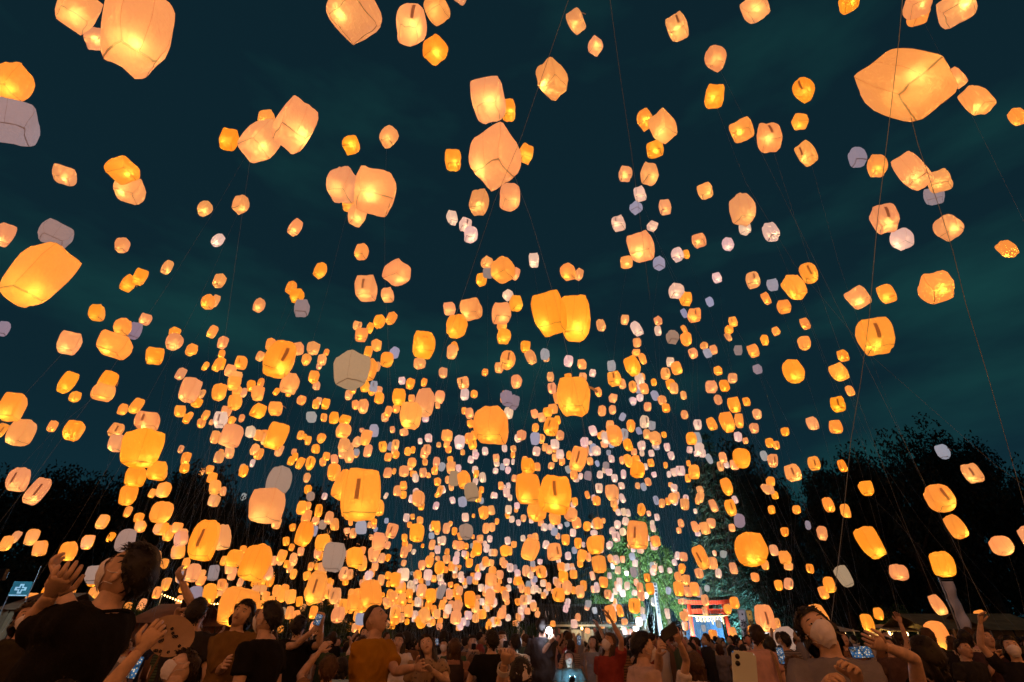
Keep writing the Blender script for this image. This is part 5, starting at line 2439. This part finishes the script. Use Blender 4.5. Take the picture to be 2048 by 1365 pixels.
POSES = {
    "down": ((0.06, -0.03, -0.28), (0.07, 0.07, -0.52)),
    "raised": ((0.12, 0.10, 0.23), (0.05, 0.20, 0.47)),
    "straight": ((0.08, 0.06, 0.27), (0.06, 0.08, 0.53)),
    "phone": ((0.04, 0.20, -0.18), (-0.09, 0.34, 0.05)),
    "phone_high": ((0.06, 0.20, 0.14), (-0.08, 0.30, 0.36)),
    "chest": ((0.10, 0.06, -0.25), (-0.06, 0.25, -0.16)),
    "face": ((0.10, 0.16, -0.20), (-0.10, 0.22, 0.06)),
    "reach": ((0.12, 0.24, 0.05), (0.10, 0.46, 0.18)),
}
HC = 1.585
def figure(arms=("down", "down"), head=(0, 15, 0), lean=(0.0, 0.02), voxel=0.016, curl=(0.35, 0.35), build=1.0, seed=1, low=False, palms=(None, None), sleeve=0.55, armpts=None):
    """returns the meshes of one standing person, feet at the origin, facing +y, 1.70 m tall"""
    L_ = lambda p: Vector((p[0] + lean[0] * max(0, (p[2] - 0.95)) / 0.6, p[1] + lean[1] * max(0, (p[2] - 0.95)) / 0.6, p[2]))
    prof = [(0.86, .150, .105), (0.95, .168, .118), (1.06, .142, .100), (1.18, .150, .108), (1.28, .166, .118), (1.36, .176, .108), (1.415, .150, .088), (1.445, .085, .066)]
    body = MB()
    body.tube([L_((0, 0, z)) for z, a, b in prof], [(a * build, b * build) for z, a, b in prof], 18, True, (0, 1, 0))
    body.tube([L_((0, -0.005, 1.40)), L_((0, 0.004, 1.47)), L_((0, 0.012, 1.545))], [0.062, 0.054, 0.052], 12)
    shirt = MB()
    shirt.tube([L_((0, 0, z)) for z, a, b in prof], [(a * build + 0.020 + (0.012 if z < 1.1 else 0), b * build + 0.018 + (0.012 if z < 1.1 else 0)) for z, a, b in prof], 18, True, (0, 1, 0))
    extra = MB()
    info = {}
    for i, s in enumerate((-1, 1)):
        S = L_((s * 0.172 * build, 0, 1.385))
        if armpts and armpts[i]:
            E = S + (armpts[i][0] - S).normalized() * 0.285
            Wp = E + (armpts[i][1] - E).normalized() * 0.255
        else:
            e_, w_ = POSES[arms[i]]
            E = S + Vector((s * e_[0], e_[1], e_[2])).normalized() * 0.285
            T = S + Vector((s * w_[0], w_[1], w_[2]))
            Wp = E + (T - E).normalized() * 0.255
        m1, m2 = S.lerp(E, 0.5), E.lerp(Wp, 0.35)
        S0 = S + Vector((-s * 0.05, 0, -0.02))
        body.tube([S0, S, m1, E, m2, Wp], [0.050, 0.054, 0.046, 0.038, 0.040, 0.027], 12)
        shirt.tube([S0, S, S.lerp(E, sleeve * 0.5), S.lerp(E, sleeve)], [0.062, 0.072, 0.070, 0.068], 14)
        d = (Wp - E).normalized()
        pal = palms[i] or Vector((-s * 0.6, 0.7, 0.1))
        build_hand(extra, Wp, d, pal, s, curl[i], s=1.0 if not low else 1.05)
        info[s] = (Wp, d)
        H_ = Vector((s * 0.088, 0, 0.90)); K_ = Vector((s * 0.095, 0.02, 0.49)); A_ = Vector((s * 0.10, -0.01, 0.085))
        body.tube([H_ + Vector((0, 0, 0.05)), H_.lerp(K_, 0.5), K_, K_.lerp(A_, 0.35), A_], [0.088, 0.075, 0.055, 0.054, 0.036], 12)
        body.tube([A_ + Vector((0, -0.04, -0.05)), A_ + Vector((0, 0.05, -0.05)), A_ + Vector((0, 0.15, -0.065))], [0.034, 0.038, 0.022], 10)
    trou = MB()
    trou.tube([(0, 0, 0.99), (0, 0, 0.93), (0, 0, 0.84)], [(.178 * build, .130 * build), (.186 * build, .138 * build), (.17 * build, .12 * build)], 18, True, (0, 1, 0))
    for s in (-1, 1):
        H_ = Vector((s * 0.088, 0, 0.92)); K_ = Vector((s * 0.095, 0.02, 0.49)); A_ = Vector((s * 0.10, -0.01, 0.12))
        trou.tube([H_, H_.lerp(K_, 0.5), K_, A_], [0.104, 0.092, 0.074, 0.066], 12)
    bm_ = remesh(body, voxel, 6)
    sm_ = remesh(shirt, voxel, 3, 0.013, seed)
    tm_ = remesh(trou, 0.03, 3, 0.006, seed + 5)
    sm_.materials.append(M["cloth"]); tm_.materials.append(M["cloth"])
    cm = MB()
    cm.tube([L_((0.098 * math.cos(a), -0.004 + 0.082 * math.sin(a), 1.424 - 0.016 * math.sin(a))) for a in [2 * math.pi * k / 20 for k in range(21)]], 0.007, 6, False)
    col_ = cm.mesh("collar", [M["cloth"]], True)
    neck = L_((0, 0.010, 1.500))
    yaw, pitch, roll = head
    hm = Matrix.Translation(neck) @ (Euler((0, 0, R(yaw))).to_matrix() @ Euler((R(pitch), 0, 0)).to_matrix() @ Euler((0, R(roll), 0)).to_matrix()).to_4x4() @ Matrix.Translation((0, 0.018, HC - 1.500))
    hd = HEAD_LOW if low else HEAD
    for src in (hd,):
        extra.add([hm @ Vector(p) for p in src.v], src.f)
    merge_into(bm_, extra, M["skin"])
    return {"body": bm_, "shirt": sm_, "trousers": tm_, "collar": col_, "lean": L_, "head": hm, "hands": info}

SKINS = [(0.66, 0.46, 0.34, 1), (0.60, 0.40, 0.29, 1), (0.70, 0.50, 0.38, 1), (0.56, 0.37, 0.26, 1)]
HAIRC = {"black": (0.012, 0.010, 0.010, 1), "dark brown": (0.030, 0.018, 0.011, 1), "brown": (0.075, 0.040, 0.020, 1)}
PEOPLE = []
NEAR = []
def put_person(fig, loc, yaw, scale, label, shirt, trousers=(0.03, 0.03, 0.04, 1), hair=("short", 1), hairc="black", skin=0, mask=False, cap=None, group="people in the crowd", face=True, hlen=0.30, pattern=None):
    o = link("person", fig["body"])
    o.location = loc; o.rotation_euler = (0, 0, R(yaw)); o.scale = (scale,) * 3
    o.color = SKINS[skin]
    tag(o, label, "person", group)
    s_ = link("shirt", fig["shirt"], o); s_.color = shirt
    c0 = link("collar", fig["collar"], o); c0.color = tuple(c * 0.8 for c in shirt[:3]) + (1,)
    t_ = link("trousers", fig["trousers"], o); t_.color = trousers
    if hair:
        h_ = link("hair", hair_mesh(hair[0], hair[1], hlen), o); h_.matrix_local = fig["head"]; h_.color = HAIRC[hairc]
    if cap:
        c_ = link("cap", CAPM, o); c_.matrix_local = fig["head"]; c_.color = cap
    if mask:
        m_ = link("face_mask", MASK, o); m_.matrix_local = fig["head"]
    if face:
        e_ = link("eyes", EYES, o); e_.matrix_local = fig["head"]
        if not mask:
            l_ = link("lips", LIPS, o); l_.matrix_local = fig["head"]
    if pattern:
        s_.material_slots[0].link = "OBJECT"; s_.material_slots[0].material = M[pattern]
    PEOPLE.append((loc[0], loc[1]))
    return o

def place_near(px, py, zc, yaw, label, shirt, arms=("down", "down"), targets=(None, None), head=(0, 15, 0), lean=(0, 0.02), voxel=0.013, build=1.0, curl=(0.35, 0.35), palms=(None, None), sleeve=0.55, seed=1, **kw):
    """stand a person so that the head appears where the photograph has it; arm targets are points (px, py, zc)"""
    hp = at_depth(px, py, zc)
    sc = hp.z / (HC - 0.012)
    q = rotz(R(yaw))
    # offset of the head from the feet
    off = q @ Vector((lean[0] * 1.0, lean[1] * 1.0 + 0.02, 0)) * sc
    loc = Vector((hp.x - off.x, hp.y - off.y, 0))
    ap = []
    for t in targets:
        if t is None:
            ap.append(None)
        else:
            ap.append(tuple((q.inverted() @ (at_depth(*p) - loc)) / sc for p in t))
    pl = [None if p is None else q.inverted() @ Vector(p) for p in palms]
    fig = figure(arms, head, lean, voxel, curl, build, seed, False, pl, sleeve, ap)
    o = put_person(fig, loc, yaw, sc, label, shirt, **kw)
    NEAR.append((px, loc.y))
    hands = {s: (loc + q @ (w * sc), (q @ d).normalized()) for s, (w, d) in fig["hands"].items()}
    return o, hands

def phone(center, normal, up, label, lit=True, w=0.075, h=0.152, back="black", group="phones held up in the crowd", torch=False, screen="screen"):
    """handset; normal = where the screen faces"""
    n = Vector(normal).normalized(); u = Vector(up); u = (u - n * u.dot(n)).normalized(); s = u.cross(n)
    mt = Matrix((s, u, n)).transposed().to_4x4(); mt.translation = Vector(center)
    bm = bmesh.new(); bmesh.ops.create_cube(bm, size=1.0)
    bmesh.ops.scale(bm, vec=(w, h, 0.009), verts=bm.verts)
    bmesh.ops.bevel(bm, geom=[e for e in bm.edges if abs(e.verts[0].co.z - e.verts[1].co.z) > 0.005], offset=0.010, segments=3, affect="EDGES")
    me = bpy.data.meshes.new("phone_body"); bm.to_mesh(me); bm.free(); me.materials.append(M[back])
    root = link("phone", me); root.matrix_world = mt
    tag(root, label, "phone", group)
    if lit:
        m_ = MB(); m_.box((0, 0, 0.0052), (w * 0.92, h * 0.95, 0.001)); m_.build("screen", M[screen], root)
    for k in range(2):
        m_ = MB(); m_.tube([(w * 0.28, h * 0.38 - k * 0.024, -0.0065), (w * 0.28, h * 0.38 - k * 0.024, -0.003)], 0.0095, 12); m_.build("camera_lens", M["black"], root, True)
    if torch:
        m_ = MB(); m_.tube([(w * 0.10, h * 0.38, -0.0068), (w * 0.10, h * 0.38, -0.003)], 0.045, 16); m_.build("torch", M["white_lamp"], root)  # disc made far wider than its lamp, standing in for glare
    return root

# ---------------------------------------------------------------- people in front, each in the photograph's place
BLACK = (0.010, 0.010, 0.011, 1)
WHITE = (0.76, 0.72, 0.70, 1)
toCam = Vector((0, -1, 0))
place_near(243, 1152, 2.45, 98, "tall man in a black t-shirt and white mask reaching up at the left", BLACK,
           targets=(((70, 1262, 2.25), (150, 1118, 2.15)), ((40, 1235, 2.75), (112, 1150, 2.75))), head=(0, 34, -8), lean=(0, -0.20), curl=(0.55, 0.5), mask=True, hair=("short", 3), build=1.04, palms=((0, 0.3, 1), (0, 0.3, 1)), sleeve=0.75)
place_near(56, 1243, 4.1, 205, "person in a white mask with dark hair at the left edge", (0.035, 0.030, 0.020, 1), head=(10, 14, 6), mask=True, hair=("bob", 2), hairc="dark brown", skin=1)
place_near(120, 1430, 1.95, -20, "child below the left edge of the crowd reaching a bare arm up to the right", (0.02, 0.02, 0.02, 1),
           targets=(None, ((205, 1375, 1.85), (312, 1262, 2.0))), head=(0, 20, 0), hair=("short", 5), curl=(0.4, 0.5), sleeve=0.3)
place_near(352, 1340, 3.0, 120, "person in a white mask leaning back below the floral fan", (0.25, 0.17, 0.11, 1), head=(0, 30, 28), mask=True, hair=("short", 8), hairc="dark brown", lean=(0, -0.05))
_, hh = place_near(394, 1232, 5.0, 10, "person with one arm stretched up before a glowing lantern at left", (0.03, 0.028, 0.03, 1), arms=("straight", "down"), targets=(((385, 1215, 5.0), (367, 1172, 5.0)), None), head=(0, 18, 0), hair=("short", 6), curl=(0.7, .3))
place_near(478, 1232, 5.0, 186, "smiling person in an olive shirt waving before the big low lantern", (0.19, 0.12, 0.045, 1), targets=(((515, 1345, 4.6), (500, 1305, 4.4)), ((440, 1345, 4.7), (452, 1322, 4.4))),
           head=(0, 12, -16), hair=("bob", 4), sleeve=0.95)
place_near(531, 1243, 4.1, 78, "man in a black t-shirt and mask turned to the left", BLACK, head=(0, 16, 0), mask=True, hair=("short", 9), build=1.03)
_, h5 = place_near(597, 1258, 6.3, 8, "person in a black cap holding a phone up", BLACK, targets=(((600, 1290, 6.0), (632, 1256, 6.0)), ((640, 1290, 6.0), (642, 1256, 6.0))), head=(0, 16, 0), cap=(0.012, 0.012, 0.014, 1), hair=("short", 10), curl=(0.8, 0.8))
_, h6 = place_near(757, 1244, 4.4, -112, "man in an ochre t-shirt gazing up to the right", (0.40, 0.205, 0.018, 1), targets=(((800, 1365, 4.1), (852, 1330, 4.0)), ((735, 1385, 4.6), (745, 1420, 4.5))), head=(8, 26, 0), hair=("buzz", 1), build=1.05, skin=1, sleeve=0.7)
place_near(797, 1288, 7.4, 172, "woman with long dark hair in a white top behind the ochre shirt", WHITE, head=(0, 10, 0), hair=("long", 12), hairc="dark brown", sleeve=0.2)
_, h8 = place_near(857, 1294, 5.6, 184, "laughing woman with head tilted beside the ochre shirt", (0.30, 0.22, 0.14, 1), targets=(((890, 1350, 5.4), (850, 1330, 5.2)), None), head=(0, 22, 18), hair=("long", 14), hairc="dark brown", skin=2, pattern="cloth_print")
place_near(908, 1300, 6.6, 8, "woman with long brown hair seen from behind left of the raised fist", (0.33, 0.18, 0.12, 1), head=(0, 22, 0), hair=("long", 16), hairc="brown")
_, h10 = place_near(1085, 1256, 8.2, -15, "tall person with a raised arm holding the bright phone torch", (0.05, 0.045, 0.05, 1), targets=(None, ((1102, 1292, 8.0), (1112, 1268, 7.9))), head=(0, 18, 0), hair=("short", 18), curl=(0.4, 0.9), build=1.02)
_, h11 = place_near(1043, 1356, 3.3, -10, "child in a white cap raising a fist with a wristband", WHITE, targets=(((1000, 1372, 3.1), (1016, 1296, 3.0)), None), head=(0, 24, 0), hair=("short", 20), cap=(0.66, 0.62, 0.62, 1), curl=(1.35, 0.4), palms=((0, 1, 0), None), sleeve=0.2)
_, h12 = place_near(1138, 1320, 7.3, 180, "woman with long brown hair, face lit blue by her phone", (0.10, 0.16, 0.17, 1), arms=("chest", "chest"), head=(0, 16, 0), hair=("long", 22), hairc="brown", skin=2)
_, h13 = place_near(1287, 1300, 4.0, -76, "person with thick dark hair and mask facing the torii", (0.55, 0.42, 0.38, 1), targets=(((1345, 1330, 3.8), (1318, 1276, 3.7)), None), head=(0, 6, 0), mask=True, hair=("short", 24), curl=(1.1, 0.3), sleeve=0.5)
_, h13b = place_near(1388, 1334, 4.4, 5, "brown haired person in a white top with an open hand raised", WHITE, targets=(((1375, 1310, 4.3), (1345, 1248, 4.2)), None), head=(0, 20, 0), hair=("long", 26), hairc="brown", curl=(0.15, 0.3), palms=((0, 1, 0), None))
_, h14 = place_near(1560, 1470, 2.3, 8, "child at the bottom edge holding up the pale phone", (0.40, 0.30, 0.20, 1), targets=(((1545, 1480, 2.1), (1505, 1398, 2.04)), None), head=(0, 20, 0), hair=("short", 28), curl=(0.9, 0.3), palms=((0, 1, 0), None))
_, h15 = place_near(1652, 1264, 2.7, 168, "masked person with head tilted and hands raised at right", (0.20, 0.20, 0.23, 1), targets=(((1742, 1395, 2.5), (1700, 1322, 2.35)), ((1600, 1420, 2.5), (1672, 1330, 2.3))),
                    head=(-6, 26, 24), mask=True, hair=("bob", 30), curl=(0.6, 0.7), sleeve=0.5)
_, h17 = place_near(1852, 1322, 2.95, 15, "dark haired person seen from behind with an arm bent to the left at right", (0.012, 0.012, 0.014, 1), targets=(((1838, 1372, 2.8), (1748, 1284, 2.7)), None), head=(0, 12, 0), hair=("bob", 32), curl=(0.5, 0.3), sleeve=0.3)
place_near(1781, 1296, 7.0, 175, "person with face turned up left of the low orange lantern", (0.10, 0.06, 0.05, 1), arms=("straight", "down"), head=(0, 24, 0), hair=("short", 34), skin=1)
place_near(1930, 1302, 6.2, 190, "shadowed person in dark clothes under the leaning banner", (0.03, 0.03, 0.03, 1), head=(0, 8, 0), hair=("short", 36), skin=3)
place_near(1976, 1282, 6.4, 175, "person holding both hands before the face at right", (0.06, 0.035, 0.04, 1), arms=("face", "face"), head=(0, 18, 0), hair=("short", 38), skin=3)
place_near(2026, 1300, 5.4, 150, "person in dark clothes at the right edge of the crowd", (0.02, 0.02, 0.025, 1), arms=("down", "raised"), head=(0, 18, 0), hair=("bob", 40), mask=True)
place_near(655, 1345, 4.0, 20, "person with brown hair from behind left of the ochre shirt", (0.30, 0.19, 0.12, 1), arms=("phone_high", "down"), head=(0, 18, 0), hair=("short", 42), hairc="brown")
place_near(682, 1338, 5.6, 12, "dark haired person in a pale blue shirt left of the ochre shirt", (0.34, 0.55, 0.66, 1), head=(0, 14, 0), hair=("bob", 44))
place_near(1592, 1352, 3.4, 20, "person with orange straps left of the tilted masked head", (0.05, 0.03, 0.02, 1), arms=("down", "phone"), head=(0, 10, 0), hair=("bob", 46), hairc="brown")

# bags and straps
def strap(person, color, side=1, label=None):
    pts = []
    for k in range(13):
        a = math.pi * k / 12
        pts.append((side * (0.10 - 0.02 * math.cos(a)), 0.150 * math.cos(a), 1.02 + 0.435 * math.sin(a) ** 0.6))
    m_ = MB(); m_.tube(pts, [(0.022, 0.004)] * 13, 6, True)
    o = m_.build("bag_strap", M["cloth"], person); o.color = color
def backpack(person, color):
    bm = bmesh.new(); bmesh.ops.create_cube(bm, size=1.0); bmesh.ops.scale(bm, vec=(0.28, 0.14, 0.40), verts=bm.verts)
    bmesh.ops.bevel(bm, geom=list(bm.edges), offset=0.05, segments=3, affect="EDGES")
    me = bpy.data.meshes.new("backpack"); bm.to_mesh(me); bm.free(); me.materials.append(M["cloth"])
    me.polygons.foreach_set("use_smooth", [True] * len(me.polygons))
    o = link("backpack", me, person); o.location = (0, -0.21, 1.20); o.color = color
    for s in (-1, 1):
        strap(person, color, s)
BY = {o["label"]: o for o in bpy.data.objects if o.get("category") == "person"}
for s_ in (-1, 1):
    strap(BY["person with orange straps left of the tilted masked head"], (0.75, 0.26, 0.02, 1), s_)
strap(BY["person with brown hair from behind left of the ochre shirt"], (0.03, 0.02, 0.02, 1), 1)
backpack(BY["woman with long brown hair seen from behind left of the raised fist"], (0.05, 0.035, 0.03, 1))
backpack(BY["brown haired person in a white top with an open hand raised"], (0.10, 0.05, 0.03, 1))
strap(BY["laughing woman with head tilted beside the ochre shirt"], (0.06, 0.03, 0.02, 1), -1)

# things they hold
p_ = (h5[-1][0] + h5[1][0]) / 2 + h5[1][1] * 0.14
phone(at_depth(636, 1240, 5.9), (0.1, -1, 0.25), (0.2, 0, 1), "phone with lit screen held over the black cap", w=0.08, h=0.12)
phone(h10[1][0] + Vector((0.0, -0.03, 0.10)), (0.0, 1, 0.1), (0, 0, 1), "phone with its torch shining white at the camera", torch=True)
tl = bpy.data.lights.new("torch_light", "POINT"); tl.energy = 2.5; tl.color = (0.9, 0.92, 1.0); tl.shadow_soft_size = 0.02
tlo = link("torch_light", tl); tlo.location = h10[1][0] + Vector((0.0, -0.12, 0.16))
M["bright_screen"] = emit("bright_phone_screen", (0.35, 0.72, 0.95), 60.0)
pf = at_depth(1138, 1320, 7.3)
phone(pf + Vector((0.0, -0.30, -0.24)), (0, 0.75, 0.66), (0, 0.5, 0.8), "bright phone lighting the face of the woman with long brown hair", screen="bright_screen")
phone(at_depth(1338, 1264, 3.75), (-0.7, -0.55, 0.1), (-0.3, 0.3, 0.9), "phone held sideways by the masked person facing the torii", lit=False, w=0.15, h=0.075)
phone(at_depth(1490, 1352, 2.05), (0.1, 1, 0.1), (0.12, 0, 1), "pale phone seen from the back near the bottom edge", back="phone_back", w=0.094, h=0.17)
phone(at_depth(1722, 1305, 3.6), (0.0, -1, 0.2), (1, 0, 0.05), "phone with bright screen held sideways behind the masked person", w=0.075, h=0.16)
phone(at_depth(1562, 1312, 5.2), (0.0, -1, 0.2), (0.05, 0, 1), "phone with bright screen held upright left of the masked person at right")
phone(at_depth(1158, 1281, 9.0), (0.1, -1, 0.2), (0.1, 0, 1), "small phone with bright screen right of the torch")
phone(at_depth(270, 1335, 3.4), (0.3, -1, 0.1), (0.15, 0, 1), "phone with lit screen below the floral fan", w=0.06, h=0.13)
# wristband on the raised fist
wb = h11[-1]
m_ = MB()
m_.tube([wb[0] - wb[1] * 0.075, wb[0] - wb[1] * 0.035], 0.036, 14, False)
o_ = m_.build("wristband", M["white"]); o_.modifiers.new("thickness", "SOLIDIFY").thickness = 0.003
tag(o_, "white paper wristband on the raised fist", "wristband")
# round floral fan
fc_ = at_depth(342, 1272, 3.3)
fan = thing("hand_fan", fc_, "tan paper fan with dark flowers held up in the left crowd", "fan", rz=R(10))
m_ = MB()
n = 26
vs = [(0, 0, 0)] + [(0.145 * math.cos(2 * math.pi * k / n), 0.012 * math.sin(4 * math.pi * k / n), 0.115 * math.sin(2 * math.pi * k / n)) for k in range(n)]
m_.add(vs, [(0, 1 + k, 1 + (k + 1) % n) for k in range(n)])
M["fan"] = pbr("fan_paper", (0.42, 0.29, 0.18), 0.85, 0.12, 12, 0.1)
leaf_ = m_.build("fan_leaf", M["fan"], fan); leaf_.modifiers.new("thickness", "SOLIDIFY").thickness = 0.002
rr = random.Random(2)
for k in range(22):
    a_, d_ = rr.uniform(0, 6.28), 0.115 * rr.random() ** 0.5
    m_ = MB(); c0 = Vector((math.cos(a_) * d_ * 1.1, -0.008, math.sin(a_) * d_ * 0.9))
    for j in range(5):
        b_ = 2 * math.pi * j / 5 + a_
        m_.ell(c0 + Vector((math.cos(b_), 0, math.sin(b_))) * 0.006, (0.0045, 0.0015, 0.0045), 6, 4)
    m_.build("flower_print", M["ink"], leaf_)
m_ = MB(); m_.tube([(0.02, 0, -0.10), (0.06, 0, -0.26)], [0.006, 0.007], 6); m_.build("handle", M["wood"], fan)
fan.rotation_euler = (R(-8), R(24), R(10))

# ---------------------------------------------------------------- the middle crowd: people one can count
VARS = []
for k, (ar, hd, ln, ps) in enumerate([
        (("phone_high", "phone_high"), (0, 20, 0), (0, 0.0), "holding phone high"),
        (("down", "face"), (0, 26, 6), (0.02, 0), "hand by face"),
        (("raised", "down"), (0, 24, -6), (-0.02, 0), "left arm up"),
        (("down", "down"), (10, 22, 0), (0, -0.02), "looking up"),
        (("phone", "phone"), (0, 8, 0), (0, 0.02), "holding phone low"),
        (("down", "down"), (-20, 14, 8), (0, 0.01), "head turned aside"),
        (("straight", "straight"), (0, 28, 0), (0, 0), "both arms up"),
        (("chest", "down"), (14, 26, -8), (0, -0.02), "hand on chest")]):
    VARS.append((figure(ar, hd, ln, 0.022, (0.8, 0.8) if "phone" in ar[0] else (0.3, 0.3), rng.uniform(0.92, 1.05), k + 3, True), ps, ar))
TOPS = [("black", (0.012, 0.012, 0.013, 1)), ("white", (0.72, 0.67, 0.64, 1)), ("pink", (0.60, 0.38, 0.34, 1)), ("grey", (0.26, 0.25, 0.26, 1)), ("brown", (0.20, 0.11, 0.06, 1)),
        ("navy", (0.02, 0.025, 0.06, 1)), ("beige", (0.56, 0.45, 0.33, 1)), ("red", (0.28, 0.05, 0.04, 1)), ("green", (0.06, 0.10, 0.05, 1))]
STY = [("short", 50), ("short", 51), ("bob", 52), ("long", 53), ("long", 54), ("short", 55)]
r = random.Random(77)
used = {}
mid_pos = []
tries = 0
combos = [(a, b, c) for a in (0, 1, 2, 3, 3, 4, 4, 5, 5, 7, 7) for b in range(len(TOPS)) for c in range(3)]
r.shuffle(combos)
HN = ["short hair", "bobbed hair", "long hair"]
while len(mid_pos) < 96 and tries < 9000:
    tries += 1
    Y = 6.0 + 9.5 * r.random() ** 0.8
    px = r.uniform(10, 2040)
    x = gx(px, Y)
    if any((x - a) ** 2 + (Y - b) ** 2 < 0.30 for a, b in PEOPLE):
        continue
    if any(ny > Y - 0.3 and abs(px - nx) < 0.42 * 1185 / Y for nx, ny in NEAR):
        continue
    vi, ti, hi = combos[(len(mid_pos) + tries * 0) % len(combos)]
    if 1325 < px < 1500 and (Y < 9.5 or vi in (0, 1, 2, 6)):
        continue
    fig, ps, ar = VARS[vi]
    cand = [s for s in STY if (s[0] == ("short", "bob", "long")[hi])]
    st = r.choice(cand)
    hc = r.choice(["black", "black", "dark brown", "brown"])
    yaw = r.gauss(0, 28) if r.random() < 0.55 else 180 + r.gauss(0, 40)
    side = "facing away" if abs(((yaw + 180) % 360) - 180) < 90 else "facing camera"
    sc = r.uniform(0.90, 1.03) if not 1325 < px < 1500 else r.uniform(0.87, 0.91)
    zone = ["far left", "left of middle", "in the middle", "before the torii", "far right"][min(4, int(px / 410))]
    msk = r.random() < 0.35
    hc_w = hc if hc != "dark brown" else "dark"
    lb = "%sperson in %s top, %s %s, %s, %s, %s" % ("masked " if msk else "", TOPS[ti][0], hc_w, HN[hi], ps, side, zone)
    o = put_person(fig, (x, Y, 0), yaw, sc, lb, TOPS[ti][1], hair=st, hairc=hc, skin=r.randrange(4), mask=msk, group="people standing in the crowd", pattern=r.choice([None, None, "cloth_stripe", "cloth_print"]), trousers=r.choice([(0.02, 0.02, 0.025, 1), (0.05, 0.06, 0.10, 1), (0.12, 0.10, 0.08, 1)]))
    mid_pos.append((x, Y))
    if len(mid_pos) % 4 == 0:
        backpack(o, r.choice([(0.02, 0.02, 0.025, 1), (0.16, 0.08, 0.04, 1), (0.05, 0.06, 0.10, 1)]))
    elif len(mid_pos) % 4 == 2:
        strap(o, r.choice([(0.03, 0.02, 0.02, 1), (0.3, 0.2, 0.12, 1)]), r.choice((-1, 1)))
    if ar[0] in ("phone", "phone_high"):
        q = rotz(R(yaw))
        hL, hR_ = fig["hands"][-1][0], fig["hands"][1][0]
        c = Vector((x, Y, 0)) + q @ ((hL + hR_) / 2 + Vector((0, 0.03, 0.10))) * sc
        phone(c, q @ Vector((0, -1, 0.2)), (0, 0, 1), "phone of the %s top, %s %s person %s, %s" % (TOPS[ti][0], hc_w, HN[hi], side, zone))

# ---------------------------------------------------------------- the far crowd as one mass
def attr_mat():
    m, nt, out = new_mat("far_crowd_cloth_and_skin")
    at = nt.nodes.new("ShaderNodeAttribute"); at.attribute_name = "tone"
    b = nt.nodes.new("ShaderNodeBsdfPrincipled"); b.inputs["Roughness"].default_value = 0.8
    nt.links.new(at.outputs["Color"], b.inputs["Base Color"]); nt.links.new(b.outputs[0], out.inputs["Surface"])
    return m
far_m = attr_mat()
V_, F_, T_ = [], [], []
def add_part(mb, tone):
    o = len(V_)
    V_.extend(mb.v); T_.extend([tone] * len(mb.v))
    F_.extend([tuple(i + o for i in f) for f in mb.f])
r = random.Random(5)
taken = list(PEOPLE)
cnt = 0
for _ in range(2600):
    Y = 13 + 42 * r.random() ** 0.9
    px = r.uniform(-30, 2080)
    if 1375 < px < 1470 and Y > 48:
        continue
    x = gx(px, Y)
    if cnt > 1100:
        break
    cnt += 1
    s = r.uniform(0.90, 1.06); a = r.uniform(0, 6.28)
    q = rotz(a)
    skin = tuple(c * r.uniform(0.8, 1.05) for c in SKINS[r.randrange(4)][:3]) + (1,)
    top = r.choice(TOPS)[1]
    hc = HAIRC[r.choice(["black", "black", "dark brown", "brown"])]
    B = Vector((x, Y, 0))
    T = lambda p: B + (q @ Vector(p)) * s
    m_ = MB(); m_.tube([T((0, 0, 0.0)), T((0, 0, 0.9)), T((0, 0, 1.1)), T((0, 0, 1.36)), T((0, 0, 1.46))], [(0.13 * s, 0.10 * s), (0.18 * s, 0.12 * s), (0.16 * s, 0.11 * s), (0.20 * s, 0.12 * s), (0.06 * s, 0.06 * s)], 8, True, q @ Vector((0, 1, 0)))
    add_part(m_, top)
    m_ = MB(); m_.ell(T((0, 0.02, 1.58)), (0.078 * s, 0.092 * s, 0.115 * s), 9, 7, q); add_part(m_, skin)
    m_ = MB(); m_.ell(T((0, -0.015, 1.62)), (0.092 * s, 0.100 * s, 0.105 * s), 9, 6, q); add_part(m_, hc)
    if r.random() < 0.35:
        m_ = MB(); m_.ell(T((0, 0.075, 1.54)), (0.060 * s, 0.045 * s, 0.050 * s), 7, 5, q); add_part(m_, (0.6, 0.57, 0.58, 1))
    u = r.random()
    if u < 0.20:
        for sd in ((-1, 1) if u < 0.08 else ((1,) if u < 0.14 else (-1,))):
            hx = sd * r.uniform(0.05, 0.25)
            m_ = MB(); m_.tube([T((sd * 0.17, 0, 1.40)), T((sd * 0.27, 0.10, 1.58)), T((hx, 0.20, 1.74 + r.uniform(-.06, .10)))], [0.05 * s, 0.042 * s, 0.034 * s], 6); add_part(m_, skin)
            m_ = MB(); m_.ell(T((hx, 0.21, 1.80)), (0.035 * s, 0.025 * s, 0.06 * s), 6, 5, q); add_part(m_, skin)
me = bpy.data.meshes.new("far_crowd"); me.from_pydata(V_, [], F_)
me.materials.append(far_m)
me.polygons.foreach_set("use_smooth", [True] * len(F_))
ca = me.color_attributes.new("tone", "FLOAT_COLOR", "POINT"); ca.data.foreach_set("color", np.array(T_, dtype=np.float32).ravel())
me.update()
bpy.data.objects.remove(_work)
bpy.data.batch_remove(_trash)
bpy.data.scenes.remove(WORK)
fo = link("far_crowd", me); fo["kind"] = "stuff"
tag(fo, "dense far crowd of people filling the ground up to the torii", "crowd")
bpy.context.view_layer.update()
